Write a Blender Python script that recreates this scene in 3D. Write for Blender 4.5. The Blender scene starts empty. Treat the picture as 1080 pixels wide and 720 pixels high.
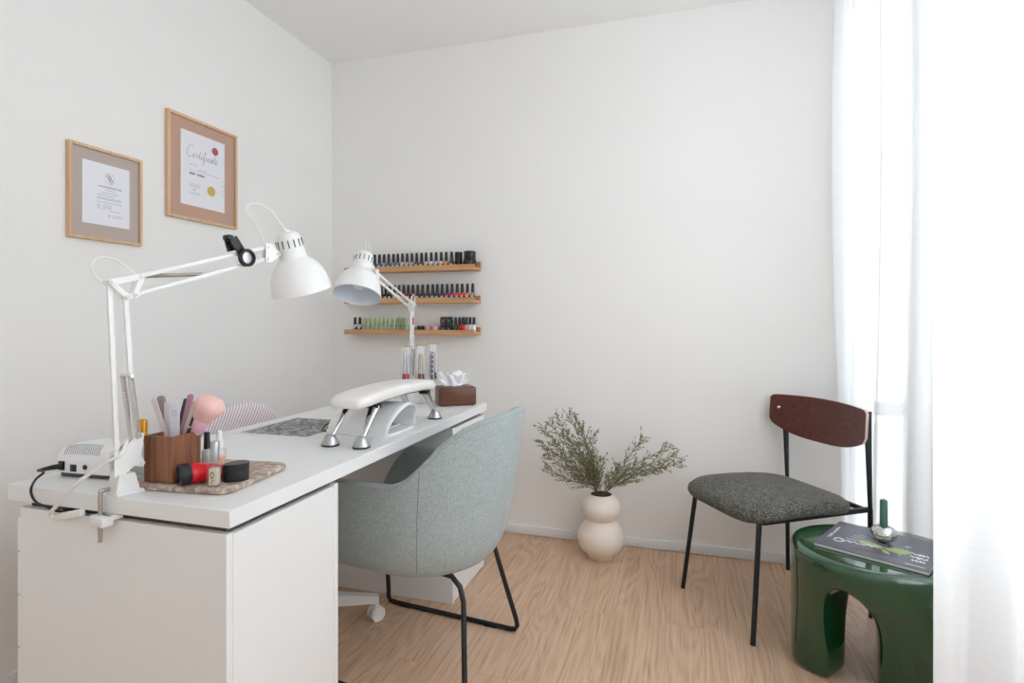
import bpy, bmesh, math, random
import numpy as np
from mathutils import Vector, Matrix
PI = math.pi
random.seed(7)
S = bpy.context.scene
COL = S.collection

# ------------------------------------------------------------------ camera, world, exposure
CAMH = 1.12
YAW = math.radians(16.8)
cd = bpy.data.cameras.new('camera')
cam = bpy.data.objects.new('camera', cd)
COL.objects.link(cam)
cam.location = (0, 0, CAMH)
cam.rotation_euler = (PI / 2, 0, YAW)
cd.sensor_width = 36.0
cd.lens = 590.0 / 1080.0 * 36.0
cd.shift_y = -22.0 / 1080.0
cd.clip_start = 0.02
S.camera = cam

WORLD_STRENGTH = 5.0
w = bpy.data.worlds.new('sky')
S.world = w
w.use_nodes = True
bg = w.node_tree.nodes['Background']
bg.inputs[0].default_value = (0.905, 0.955, 1.0, 1)
bg.inputs[1].default_value = WORLD_STRENGTH

S.view_settings.view_transform = 'Standard'
S.view_settings.look = 'None'
S.view_settings.gamma = 1.0
S.view_settings.use_curve_mapping = False
S.view_settings.exposure = 0.17
S.cycles.use_denoising = True
S.cycles.max_bounces = 14
S.cycles.diffuse_bounces = 8
S.cycles.transparent_max_bounces = 16
S.cycles.caustics_reflective = False
S.cycles.caustics_refractive = False
S.cycles.sample_clamp_indirect = 6.0

# window portals (they guide daylight sampling, give off no light of their own)
def portal(name, loc, rot, sx, sy):
    ld = bpy.data.lights.new(name, 'AREA')
    ld.shape = 'RECTANGLE'; ld.size = sx; ld.size_y = sy
    ld.cycles.is_portal = True
    o = bpy.data.objects.new(name, ld); COL.objects.link(o)
    o.location = loc; o.rotation_euler = rot
XW = 1.05          # right window plane
YB = 2.834         # back wall plane
XL = -1.959        # left wall plane
YR = -.75          # rear wall
HC = 2.622         # ceiling height
YW = -.35           # unseen window end, run back to brighten the room; plain wall behind the camera
YP = 2.25          # window stops here: pier added to dim the back wall by the glazed corner
portal('window_portal', (XW + 0.09, (YP + YW) / 2, HC / 2 + .36), (0, PI / 2, 0), HC - .73, YP - YW)
portal('corner_portal', (0.87, YB + 0.09, HC / 2), (-PI / 2, 0, 0), 0.42, HC)

# ------------------------------------------------------------------ materials
def lin(h):
    h = h.lstrip('#')
    c = [int(h[i:i + 2], 16) / 255 for i in (0, 2, 4)]
    return tuple((x / 12.92 if x <= .04045 else ((x + .055) / 1.055) ** 2.4) for x in c) + (1,)

def base_mat(name):
    m = bpy.data.materials.new(name); m.use_nodes = True
    nt = m.node_tree
    b = nt.nodes['Principled BSDF']
    return m, nt, b

def N(nt, kind, **kw):
    n = nt.nodes.new(kind)
    for k, v in kw.items():
        if k.startswith('i_'):
            n.inputs[k[2:].replace('_', ' ')].default_value = v
        else:
            setattr(n, k, v)
    return n

def mat(name, col, rough=.5, metal=0, var=.06, scale=12, bump=0, bscale=200, coat=0, spec=.5, stretch=None):
    """plain procedural material: base colour with a slight noise variation and optional fine bump"""
    m, nt, b = base_mat(name)
    L = nt.links.new
    tc = N(nt, 'ShaderNodeTexCoord')
    src = tc.outputs['Object']
    if stretch:
        mp = N(nt, 'ShaderNodeMapping'); mp.inputs['Scale'].default_value = stretch
        L(src, mp.inputs[0]); src = mp.outputs[0]
    no = N(nt, 'ShaderNodeTexNoise', i_Scale=scale, i_Detail=4.0)
    L(src, no.inputs['Vector'])
    c = lin(col) if isinstance(col, str) else col
    mx = N(nt, 'ShaderNodeMix', data_type='RGBA')
    mx.inputs[6].default_value = tuple(max(0, x * (1 - var)) for x in c[:3]) + (1,)
    mx.inputs[7].default_value = tuple(min(1, x * (1 + var)) for x in c[:3]) + (1,)
    L(no.outputs['Fac'], mx.inputs[0]); L(mx.outputs[2], b.inputs['Base Color'])
    b.inputs['Roughness'].default_value = rough
    b.inputs['Metallic'].default_value = metal
    b.inputs['Specular IOR Level'].default_value = spec
    if coat:
        b.inputs['Coat Weight'].default_value = coat; b.inputs['Coat Roughness'].default_value = .03
    if bump:
        n2 = N(nt, 'ShaderNodeTexNoise', i_Scale=bscale, i_Detail=3.0)
        L(src, n2.inputs['Vector'])
        bp = N(nt, 'ShaderNodeBump'); bp.inputs['Strength'].default_value = bump; bp.inputs['Distance'].default_value = .002
        L(n2.outputs['Fac'], bp.inputs['Height']); L(bp.outputs[0], b.inputs['Normal'])
    return m

def fabric(name, c1, c2, scale=260, bump=.5, contrast=(.35, .65), lowf=.12):
    m, nt, b = base_mat(name); L = nt.links.new
    tc = N(nt, 'ShaderNodeTexCoord')
    mp = N(nt, 'ShaderNodeMapping'); mp.inputs['Scale'].default_value = (1, 1, 1.8)
    L(tc.outputs['Object'], mp.inputs[0])
    n1 = N(nt, 'ShaderNodeTexNoise', i_Scale=scale, i_Detail=2.0, i_Roughness=.7)
    n2 = N(nt, 'ShaderNodeTexNoise', i_Scale=scale * .12, i_Detail=3.0)
    L(mp.outputs[0], n1.inputs['Vector']); L(mp.outputs[0], n2.inputs['Vector'])
    ad = N(nt, 'ShaderNodeMath', operation='MULTIPLY_ADD'); ad.inputs[1].default_value = lowf
    L(n2.outputs['Fac'], ad.inputs[0])
    sb = N(nt, 'ShaderNodeMath', operation='SUBTRACT'); sb.inputs[1].default_value = lowf / 2
    L(n1.outputs['Fac'], sb.inputs[0]); L(sb.outputs[0], ad.inputs[2])
    cr = N(nt, 'ShaderNodeValToRGB')
    cr.color_ramp.elements[0].position = contrast[0]; cr.color_ramp.elements[1].position = contrast[1]
    cr.color_ramp.elements[0].color = lin(c1); cr.color_ramp.elements[1].color = lin(c2)
    L(ad.outputs[0], cr.inputs[0]); L(cr.outputs[0], b.inputs['Base Color'])
    b.inputs['Roughness'].default_value = .95; b.inputs['Specular IOR Level'].default_value = .15
    b.inputs['Sheen Weight'].default_value = .15
    bp = N(nt, 'ShaderNodeBump'); bp.inputs['Strength'].default_value = bump; bp.inputs['Distance'].default_value = .0015
    L(n1.outputs['Fac'], bp.inputs['Height']); L(bp.outputs[0], b.inputs['Normal'])
    return m

def wood(name, c1, c2, axis='x', scale=1.0, rough=.45, contrast=(.3, .7)):
    m, nt, b = base_mat(name); L = nt.links.new
    tc = N(nt, 'ShaderNodeTexCoord')
    mp = N(nt, 'ShaderNodeMapping')
    st = {'x': (4, 70, 70), 'y': (70, 4, 70), 'z': (70, 70, 4)}[axis]
    mp.inputs['Scale'].default_value = tuple(v * scale for v in st)
    L(tc.outputs['Object'], mp.inputs[0])
    n1 = N(nt, 'ShaderNodeTexNoise', i_Scale=1.0, i_Detail=5.0, i_Roughness=.65, i_Distortion=.4)
    L(mp.outputs[0], n1.inputs['Vector'])
    cr = N(nt, 'ShaderNodeValToRGB')
    cr.color_ramp.elements[0].position = contrast[0]; cr.color_ramp.elements[1].position = contrast[1]
    cr.color_ramp.elements[0].color = lin(c1); cr.color_ramp.elements[1].color = lin(c2)
    L(n1.outputs['Fac'], cr.inputs[0]); L(cr.outputs[0], b.inputs['Base Color'])
    b.inputs['Roughness'].default_value = rough
    return m

def clear(name, tint=(1, 1, 1, 1), gloss=.09, rough=.03):
    """thin clear glass or acrylic"""
    m = bpy.data.materials.new(name); m.use_nodes = True
    nt = m.node_tree; L = nt.links.new
    nt.nodes.remove(nt.nodes['Principled BSDF'])
    out = nt.nodes['Material Output']
    tr = N(nt, 'ShaderNodeBsdfTransparent'); tr.inputs[0].default_value = tint
    gl = N(nt, 'ShaderNodeBsdfGlossy'); gl.inputs['Roughness'].default_value = rough
    lw = N(nt, 'ShaderNodeLayerWeight'); lw.inputs[0].default_value = .25
    mu = N(nt, 'ShaderNodeMath', operation='MULTIPLY_ADD'); mu.inputs[1].default_value = .5; mu.inputs[2].default_value = gloss * .4
    L(lw.outputs['Facing'], mu.inputs[0])
    mx = N(nt, 'ShaderNodeMixShader')
    L(mu.outputs[0], mx.inputs[0]); L(tr.outputs[0], mx.inputs[1]); L(gl.outputs[0], mx.inputs[2])
    L(mx.outputs[0], out.inputs[0])
    return m

def sheer(name, col, transp):
    m = bpy.data.materials.new(name); m.use_nodes = True
    nt = m.node_tree; L = nt.links.new
    nt.nodes.remove(nt.nodes['Principled BSDF'])
    out = nt.nodes['Material Output']
    tc = N(nt, 'ShaderNodeTexCoord')
    mp = N(nt, 'ShaderNodeMapping'); mp.inputs['Scale'].default_value = (1, 1, 60)
    wv = N(nt, 'ShaderNodeTexNoise', i_Scale=12.0)
    L(tc.outputs['Object'], mp.inputs[0]); L(mp.outputs[0], wv.inputs['Vector'])
    ma = N(nt, 'ShaderNodeMath', operation='MULTIPLY_ADD'); ma.inputs[1].default_value = .12; ma.inputs[2].default_value = transp - .06
    L(wv.outputs['Fac'], ma.inputs[0])
    tr = N(nt, 'ShaderNodeBsdfTransparent')
    tl = N(nt, 'ShaderNodeBsdfTranslucent'); tl.inputs[0].default_value = lin(col)
    df = N(nt, 'ShaderNodeBsdfDiffuse'); df.inputs[0].default_value = lin(col)
    m1 = N(nt, 'ShaderNodeMixShader'); m1.inputs[0].default_value = .42
    L(tl.outputs[0], m1.inputs[1]); L(df.outputs[0], m1.inputs[2])
    m2 = N(nt, 'ShaderNodeMixShader')
    L(ma.outputs[0], m2.inputs[0]); L(m1.outputs[0], m2.inputs[1]); L(tr.outputs[0], m2.inputs[2])
    L(m2.outputs[0], out.inputs[0])
    return m

def floor_mat():
    m, nt, b = base_mat('oak_laminate'); L = nt.links.new
    tc = N(nt, 'ShaderNodeTexCoord')
    mp = N(nt, 'ShaderNodeMapping'); mp.inputs['Rotation'].default_value = (0, 0, PI / 2)
    mp.inputs['Location'].default_value = (.37, .05, 0)
    L(tc.outputs['Object'], mp.inputs[0])
    br = N(nt, 'ShaderNodeTexBrick', offset=.37, i_Scale=1.0, i_Mortar_Size=.0007, i_Brick_Width=1.3, i_Row_Height=.192, i_Bias=0.0)
    br.inputs['Color1'].default_value = (0, 0, 0, 1); br.inputs['Color2'].default_value = (1, 1, 1, 1)
    br.inputs['Mortar'].default_value = (.5, .5, .5, 1)
    L(mp.outputs[0], br.inputs['Vector'])
    # a shift per plank so the grain does not run across the seams
    sc = N(nt, 'ShaderNodeVectorMath', operation='SCALE'); sc.inputs['Scale'].default_value = 37.0
    L(br.outputs['Color'], sc.inputs[0])
    av = N(nt, 'ShaderNodeVectorMath', operation='ADD'); L(mp.outputs[0], av.inputs[0]); L(sc.outputs[0], av.inputs[1])
    m2 = N(nt, 'ShaderNodeMapping'); m2.inputs['Scale'].default_value = (2.6, 120, 1); L(av.outputs[0], m2.inputs[0])
    g1 = N(nt, 'ShaderNodeTexNoise', i_Scale=1.0, i_Detail=6.0, i_Roughness=.68, i_Distortion=.35); L(m2.outputs[0], g1.inputs['Vector'])
    m3 = N(nt, 'ShaderNodeMapping'); m3.inputs['Scale'].default_value = (.85, 6.0, 1); L(av.outputs[0], m3.inputs[0])
    g2 = N(nt, 'ShaderNodeTexNoise', i_Scale=1.3, i_Detail=1.2, i_Distortion=.5); L(m3.outputs[0], g2.inputs['Vector'])
    # cathedral rings: contour lines of the broad noise
    mu = N(nt, 'ShaderNodeMath', operation='MULTIPLY'); mu.inputs[1].default_value = 90.0; L(g2.outputs['Fac'], mu.inputs[0])
    si = N(nt, 'ShaderNodeMath', operation='SINE'); L(mu.outputs[0], si.inputs[0])
    ma = N(nt, 'ShaderNodeMath', operation='MULTIPLY_ADD'); ma.inputs[1].default_value = .070; L(si.outputs[0], ma.inputs[0]); L(g1.outputs['Fac'], ma.inputs[2])
    mb = N(nt, 'ShaderNodeMath', operation='MULTIPLY_ADD'); mb.inputs[1].default_value = .06; L(br.outputs['Color'], mb.inputs[0]); L(ma.outputs[0], mb.inputs[2])
    cr = N(nt, 'ShaderNodeValToRGB')
    e = cr.color_ramp.elements
    e[0].position = .30; e[0].color = lin(FLOOR_DARK)
    e[1].position = .78; e[1].color = lin(FLOOR_LIGHT)
    x = e.new(.53); x.color = lin(FLOOR_MID)
    L(mb.outputs[0], cr.inputs[0])
    mx = N(nt, 'ShaderNodeMix', data_type='RGBA'); mx.inputs[7].default_value = lin('#b3937a')
    L(br.outputs['Fac'], mx.inputs[0]); L(cr.outputs[0], mx.inputs[6]); L(mx.outputs[2], b.inputs['Base Color'])
    b.inputs['Roughness'].default_value = .42; b.inputs['Specular IOR Level'].default_value = .4
    bp = N(nt, 'ShaderNodeBump'); bp.inputs['Strength'].default_value = .08; bp.inputs['Distance'].default_value = .001
    L(g1.outputs['Fac'], bp.inputs['Height']); L(bp.outputs[0], b.inputs['Normal'])
    return m
FLOOR_DARK, FLOOR_MID, FLOOR_LIGHT = '#b59274', '#d2b093', '#dfc0a4'

M = {}
M['wall'] = mat('wall_paint', '#f0efed', .85, var=.012, scale=3, bump=.12, bscale=160, spec=.2)
M['ceil'] = mat('ceiling_paint', '#f5f5f4', .9, var=.012, scale=3, bump=.15, bscale=120, spec=.2)
M['trim'] = mat('trim_white', '#e9eaec', .5, var=.01)
M['floor'] = floor_mat()
M['upvc'] = mat('window_frame_white', '#eceef0', .4, var=.01)
M['glass'] = clear('window_glass')
M['ground'] = mat('terrace_concrete', '#c9cccf', .9, var=.08)
M['curtain'] = sheer('sheer_curtain', '#f8f9fa', .12)
M['desk'] = mat('white_laminate', '#edeeee', .38, var=.01, spec=.4)
M['gapdark'] = mat('dark_spacer', '#55504c', .8)
M['white_metal'] = mat('white_enamel', '#eff0ef', .32, var=.01)
M['white_plastic'] = mat('white_plastic', '#eeeeee', .35, var=.01)
M['white_gloss'] = mat('white_gloss_plastic', '#f0f0f0', .18, var=.01)
M['white_leather'] = mat('white_leatherette', '#efece8', .45, var=.015, bump=.08, bscale=300)
M['shade_in'] = mat('shade_inner_white', '#dfe5ee', .45, var=.01)
M['chrome'] = mat('chrome', '#dcdcdc', .08, 1, var=.02)
M['steel'] = mat('brushed_steel', '#bbb4ac', .36, 1, var=.1, stretch=(1, 1, 20))
M['black'] = mat('black_plastic', '#17181a', .4, var=.1)
M['blackmetal'] = mat('black_powder_coat', '#16181b', .5, var=.1)
M['rubber'] = mat('black_rubber', '#1b1d22', .7)
M['navybase'] = mat('dark_pad_rubber', '#2a3140', .6)
M['cup'] = mat('cream_ceramic', '#eadfd2', .5, var=.03, scale=30, bump=.05, bscale=120)
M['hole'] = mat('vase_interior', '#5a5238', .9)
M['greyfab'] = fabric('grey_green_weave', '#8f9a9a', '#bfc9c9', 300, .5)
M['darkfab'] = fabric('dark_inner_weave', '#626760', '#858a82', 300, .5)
M['boucle'] = fabric('charcoal_boucle', '#1c1c19', '#85837a', 170, 1.0, (.36, .72))
M['backwood'] = wood('mahogany_ply', '#4a1f18', '#6e342a', 'x', .7, .32)
M['edgewood'] = mat('pale_ply_edge', '#cfb3a8', .45)
M['walnut'] = wood('walnut_box', '#5d3422', '#9a6444', 'z', .9, .4)
M['tissuewood'] = wood('walnut_tissue', '#4a281b', '#6d432f', 'x', .8, .3)
M['oak'] = wood('oak_shelf', '#b98658', '#d6a878', 'x', .6, .5)
M['frameoak'] = wood('oak_frame', '#c9a27d', '#e2c3a1', 'z', .6, .5)
M['matgrey'] = mat('taupe_mount', '#c0b1a7', .9, var=.03)
M['matpink'] = mat('dusty_pink_mount', '#c79e88', .9, var=.03)
M['paper'] = mat('certificate_paper', '#f4f4fa', .7, var=.01)
M['ink'] = mat('grey_ink', '#60606a', .8)
M['inkpale'] = mat('pale_ink', '#9a9aa4', .8)
M['redseal'] = mat('red_seal', '#b8404a', .5)
M['goldseal'] = mat('gold_seal', '#d8bf52', .4, .2)
M['pictureglass'] = clear('picture_glass', gloss=.04)
M['green'] = mat('dark_green_lacquer', '#124326', .12, var=.06, coat=.8)
M['candle'] = mat('sage_candle', '#47735f', .5, var=.06)
M['mirror'] = mat('silver_ball', '#d8d8d8', .05, 1)
M['bookcover'] = None
M['page'] = mat('pages', '#e6e4de', .8)
M['whiteprint'] = mat('white_print', '#f2f2f6', .7)
M['stone'] = None
M['red'] = mat('red_gloss', '#d8141f', .22, var=.05)
M['gold'] = mat('amber_gold', '#d48f14', .22, .55)
M['goldrim'] = mat('gold_rim', '#d8b878', .2, .9)
M['silver'] = mat('silver_cap', '#b8b8ba', .28, .9)
M['frost'] = mat('frosted_grey', '#b9bcbd', .35, var=.03)
M['clearglass'] = clear('clear_glass', gloss=.14)
M['peach'] = mat('peach_liquid', '#e8a58c', .3)
M['pinkfluff'] = mat('pink_bristle', '#f6c6bf', .95, var=.12, scale=60, bump=.9, bscale=240)
M['pink'] = mat('pink_plastic', '#e6b6c8', .35)
M['mauve'] = mat('mauve_file', '#c08fa8', .6)
M['palepink'] = mat('pale_pink_file', '#e3d3d5', .6)
M['taupe'] = mat('taupe_buffer', '#a9989a', .7)
M['filewhite'] = mat('white_file', '#e6e6ee', .6)
M['cream'] = mat('cream_file', '#d8cdbd', .6)
M['cable_w'] = mat('white_cable', '#ededea', .45)
M['tissue'] = mat('tissue_paper', '#f4f4f8', .9, var=.01)
M['darkgrey'] = mat('dark_grey_plastic', '#4a4d52', .5)
M['leaf'] = mat('dried_olive_leaf', '#7f8459', .85, var=.35, scale=30)
M['twig'] = mat('brown_twig', '#6e574a', .85, var=.2)
M['redtape'] = mat('red_tape', '#c03048', .5)
M['label'] = mat('white_label', '#dcdce0', .6)

def stone_mat():
    m, nt, b = base_mat('brown_stone'); L = nt.links.new
    tc = N(nt, 'ShaderNodeTexCoord')
    n1 = N(nt, 'ShaderNodeTexVoronoi', i_Scale=210.0); L(tc.outputs['Object'], n1.inputs['Vector'])
    n2 = N(nt, 'ShaderNodeTexNoise', i_Scale=60.0, i_Detail=6.0); L(tc.outputs['Object'], n2.inputs['Vector'])
    cr = N(nt, 'ShaderNodeValToRGB')
    cr.color_ramp.elements[0].position = .3; cr.color_ramp.elements[0].color = lin('#735c4a')
    cr.color_ramp.elements[1].position = .7; cr.color_ramp.elements[1].color = lin('#c8b199')
    L(n2.outputs['Fac'], cr.inputs[0])
    mx = N(nt, 'ShaderNodeMix', data_type='RGBA', blend_type='MULTIPLY'); mx.inputs[0].default_value = .32
    L(cr.outputs[0], mx.inputs[6]); L(n1.outputs['Color'], mx.inputs[7])
    hs = N(nt, 'ShaderNodeHueSaturation', i_Saturation=.75, i_Value=1.45); L(mx.outputs[2], hs.inputs['Color'])
    L(hs.outputs[0], b.inputs['Base Color'])
    b.inputs['Roughness'].default_value = .6
    bp = N(nt, 'ShaderNodeBump'); bp.inputs['Strength'].default_value = .4; bp.inputs['Distance'].default_value = .001
    L(n2.outputs['Fac'], bp.inputs['Height']); L(bp.outputs[0], b.inputs['Normal'])
    return m
M['stone'] = stone_mat()

def stripe_mat():
    m, nt, b = base_mat('pink_striped_cloth'); L = nt.links.new
    tc = N(nt, 'ShaderNodeTexCoord')
    wv = N(nt, 'ShaderNodeTexWave', bands_direction='DIAGONAL', i_Scale=27.0, i_Distortion=.0)
    mp = N(nt, 'ShaderNodeMapping'); mp.inputs['Scale'].default_value = (1.0, 1.5, -1.1)
    L(tc.outputs['Object'], mp.inputs[0]); L(mp.outputs[0], wv.inputs['Vector'])
    cr = N(nt, 'ShaderNodeValToRGB')
    cr.color_ramp.elements[0].position = .45; cr.color_ramp.elements[0].color = lin('#cdb0b9')
    cr.color_ramp.elements[1].position = .62; cr.color_ramp.elements[1].color = lin('#f0edee')
    L(wv.outputs['Fac'], cr.inputs[0]); L(cr.outputs[0], b.inputs['Base Color'])
    b.inputs['Roughness'].default_value = .9
    return m
M['stripe'] = stripe_mat()

def marble_mat():
    m, nt, b = base_mat('grey_marbled_print'); L = nt.links.new
    tc = N(nt, 'ShaderNodeTexCoord')
    n = N(nt, 'ShaderNodeTexNoise', i_Scale=26.0, i_Detail=5.0, i_Distortion=2.4); L(tc.outputs['Object'], n.inputs['Vector'])
    cr = N(nt, 'ShaderNodeValToRGB')
    cr.color_ramp.elements[0].position = .42; cr.color_ramp.elements[0].color = lin('#4c4c4c')
    cr.color_ramp.elements[1].position = .60; cr.color_ramp.elements[1].color = lin('#b4b4b2')
    L(n.outputs['Fac'], cr.inputs[0]); L(cr.outputs[0], b.inputs['Base Color'])
    b.inputs['Roughness'].default_value = .5
    return m
M['marble'] = marble_mat()
M['bookcover'] = mat('slate_cover', '#5a5c68', .35, var=.05)
M['leafprint'] = mat('printed_leaf', '#9fae72', .5, var=.2, scale=40)
M['brownprint'] = mat('printed_twig', '#8a4a52', .5)

# ------------------------------------------------------------------ mesh helpers
class MB:
    def __init__(self):
        self.bm = bmesh.new(); self.mats = []; self.cur = 0
    def use(self, m):
        if m not in self.mats: self.mats.append(m)
        self.cur = self.mats.index(m); return self
    def _new(self, vs, fs, T=None):
        v = [self.bm.verts.new((T @ Vector(p)) if T else Vector(p)) for p in vs]
        for f in fs:
            try:
                fc = self.bm.faces.new([v[i] for i in f]); fc.material_index = self.cur
            except ValueError: pass
        return v
    def box(self, c, s, T=None, bev=0, seg=2):
        b = bmesh.new()
        bmesh.ops.create_cube(b, size=1)
        for v in b.verts: v.co = Vector((v.co.x * s[0], v.co.y * s[1], v.co.z * s[2]))
        if bev:
            bmesh.ops.bevel(b, geom=list(b.edges), offset=bev, segments=seg, profile=.5, affect='EDGES')
        self._merge(b, (T or Matrix()) @ Matrix.Translation(c)); return self
    def _merge(self, b, T):
        b.verts.index_update()
        vs = [v.co.copy() for v in b.verts]; fs = [[v.index for v in f.verts] for f in b.faces]
        b.free(); self._new(vs, fs, T)
    def bar(self, a, b, wd, th, bev=0, upv=None):
        """rectangular bar from a to b"""
        a = Vector(a); b = Vector(b); d = b - a; l = d.length; z = d.normalized()
        u = Vector(upv) if upv else (Vector((0, 0, 1)) if abs(z.z) < .9 else Vector((1, 0, 0)))
        x = u.cross(z).normalized(); y = z.cross(x)
        R = Matrix((x, y, z)).transposed().to_4x4()
        self.box((0, 0, 0), (wd, th, l), Matrix.Translation((a + b) / 2) @ R, bev); return self
    def tube(self, pts, r, seg=8, cap=True, closed=False):
        pts = [Vector(p) for p in pts]; n = len(pts)
        rr = r if isinstance(r, (list, tuple)) else [r] * n
        tang = []
        for i in range(n):
            if closed: t = pts[(i + 1) % n] - pts[i - 1]
            else: t = pts[min(i + 1, n - 1)] - pts[max(i - 1, 0)]
            tang.append(t.normalized())
        u = tang[0].orthogonal().normalized(); vs = []; 
        for i in range(n):
            t = tang[i]; u = (u - t * u.dot(t)).normalized(); v = t.cross(u)
            for k in range(seg):
                a = 2 * PI * k / seg
                vs.append(pts[i] + (u * math.cos(a) + v * math.sin(a)) * rr[i])
        fs = []
        for i in range(n if closed else n - 1):
            j = (i + 1) % n
            for k in range(seg):
                fs.append((i * seg + k, i * seg + (k + 1) % seg, j * seg + (k + 1) % seg, j * seg + k))
        if cap and not closed:
            fs.append(tuple(range(seg))[::-1]); fs.append(tuple(range((n - 1) * seg, n * seg)))
        self._new(vs, fs); return self
    def lathe(self, prof, seg=32, T=None):
        vs = []; idx = []; 
        for r, z in prof:
            if r < 1e-6: idx.append([len(vs)]); vs.append((0, 0, z))
            else:
                idx.append(list(range(len(vs), len(vs) + seg)))
                vs += [(r * math.cos(2 * PI * k / seg), r * math.sin(2 * PI * k / seg), z) for k in range(seg)]
        fs = []
        for a, b in zip(idx, idx[1:]):
            for k in range(seg):
                k2 = (k + 1) % seg
                if len(a) == 1 and len(b) == 1: continue
                if len(a) == 1: fs.append((a[0], b[k2], b[k]))
                elif len(b) == 1: fs.append((a[k], a[k2], b[0]))
                else: fs.append((a[k], a[k2], b[k2], b[k]))
        self._new(vs, fs, T); return self
    def grid(self, fn, nu, nv, wrapu=False):
        vs = [fn(i / (nu if wrapu else nu - 1), j / (nv - 1)) for i in range(nu) for j in range(nv)]
        fs = []
        for i in range(nu if wrapu else nu - 1):
            i2 = (i + 1) % nu
            for j in range(nv - 1):
                fs.append((i * nv + j, i2 * nv + j, i2 * nv + j + 1, i * nv + j + 1))
        self._new(vs, fs); return self
    def prism(self, poly, h, T=None, z0=0):
        n = len(poly)
        vs = [(x, y, z0) for x, y in poly] + [(x, y, z0 + h) for x, y in poly]
        fs = [tuple(range(n))[::-1], tuple(range(n, 2 * n))] + [(i, (i + 1) % n, n + (i + 1) % n, n + i) for i in range(n)]
        self._new(vs, fs, T); return self
    def build(self, name, m=None, parent=None, world=False, sharp=40, origin=None):
        bm = self.bm
        bmesh.ops.recalc_face_normals(bm, faces=bm.faces)
        off = Vector(origin) if origin else Vector((0, 0, 0))
        if world and parent is not None:
            root = parent
            while root.parent: root = root.parent
            inv = (Matrix.Translation(root.location) @ Matrix.Rotation(root.rotation_euler.z, 4, 'Z')).inverted()
            bm.transform(inv)
        if origin: bm.transform(Matrix.Translation(-off))
        lim = math.radians(sharp)
        for f in bm.faces: f.smooth = True
        for e in bm.edges:
            if len(e.link_faces) == 2: e.smooth = e.calc_face_angle(0) < lim
        me = bpy.data.meshes.new(name); bm.to_mesh(me); bm.free()
        for x in (self.mats or [m or 'wall']): me.materials.append(M[x])
        o = bpy.data.objects.new(name, me); COL.objects.link(o)
        if parent is not None: o.parent = parent
        if origin: o.location = off
        return o

def tag(o, label=None, cat=None, group=None, kind=None):
    if label: o['label'] = label
    if cat: o['category'] = cat
    if group: o['group'] = group
    if kind: o['kind'] = kind
    return o
def thing(name, label, cat, loc=(0, 0, 0), rz=0, group=None):
    o = bpy.data.objects.new(name, None); COL.objects.link(o)
    o.empty_display_size = .05
    o.location = loc; o.rotation_euler = (0, 0, rz)
    return tag(o, label, cat, group)
def dup(root, loc=None, label=None):
    r = root.copy(); COL.objects.link(r)
    if loc is not None: r.location = loc
    if label: r['label'] = label
    for ch in root.children:
        c = ch.copy(); COL.objects.link(c); c.parent = r
        for g in ch.children:
            d = g.copy(); COL.objects.link(d); d.parent = c
    return r
def struct(o): o['kind'] = 'structure'; return o
def spline(pts, n=6):
    P = [Vector(p) for p in pts]; out = []
    for i in range(len(P) - 1):
        p0 = P[max(i - 1, 0)]; p1 = P[i]; p2 = P[i + 1]; p3 = P[min(i + 2, len(P) - 1)]
        for k in range(n):
            t = k / n
            out.append(.5 * ((2 * p1) + (p2 - p0) * t + (2 * p0 - 5 * p1 + 4 * p2 - p3) * t * t + (3 * p1 - p0 - 3 * p2 + p3) * t ** 3))
    out.append(P[-1]); return out
def lerp(a, b, t): return a + (b - a) * t
def interp(x, xs, ys): return float(np.interp(x, xs, ys))
def rrect(w_, h_, r, seg=5):
    out = []
    for cx, cy, a0 in ((w_ / 2 - r, h_ / 2 - r, 0), (-w_ / 2 + r, h_ / 2 - r, 90), (-w_ / 2 + r, -h_ / 2 + r, 180), (w_ / 2 - r, -h_ / 2 + r, 270)):
        for k in range(seg + 1):
            a = math.radians(a0 + 90 * k / seg); out.append((cx + r * math.cos(a), cy + r * math.sin(a)))
    return out
def Rz(a): return Matrix.Rotation(a, 4, 'Z')
def T3(x, y, z): return Matrix.Translation((x, y, z))
def axis_T(origin, axis):
    z = Vector(axis).normalized(); x = z.orthogonal().normalized(); y = z.cross(x)
    return Matrix.Translation(origin) @ Matrix((x, y, z)).transposed().to_4x4()

# ------------------------------------------------------------------ the room
mb = MB(); mb.box(((XL + XW) / 2, (YB + YR) / 2, -.03), (XW - XL + .3, YB - YR + .3, .06)); struct(mb.build('floor', 'floor'))
mb = MB(); mb.box(((XL + XW) / 2, (YB + YR) / 2, HC + .05), (XW - XL + .3, YB - YR + .3, .10)); struct(mb.build('ceiling', 'ceil'))
mb = MB(); mb.box((XL - .06, (YB + YR) / 2, HC / 2), (.12, YB - YR + .24, HC)); struct(mb.build('wall_left', 'wall'))
XG = .70   # the back wall ends here, a glazed corner follows
mb = MB(); mb.box(((XL + XG) / 2, YB + .06, HC / 2), (XG - XL, .12, HC)); struct(mb.build('wall_back', 'wall'))
mb = MB(); mb.box(((XL + XW) / 2, YR - .06, HC / 2), (XW - XL + .24, .12, HC)); struct(mb.build('wall_rear', 'wall'))
mb = MB(); mb.box(((XL + XG) / 2, YB - .006, .0245), (XG - XL, .012, .045), bev=.002); struct(mb.build('baseboard_back', 'trim'))
mb = MB(); mb.box((XL + .006, (YB + YR) / 2, .0245), (.012, YB - YR, .045), bev=.002); struct(mb.build('baseboard_left', 'trim'))
mb = MB(); mb.box((3.2, 1.5, -.10), (11, 12, .06)); struct(mb.build('ground', 'ground'))

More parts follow.
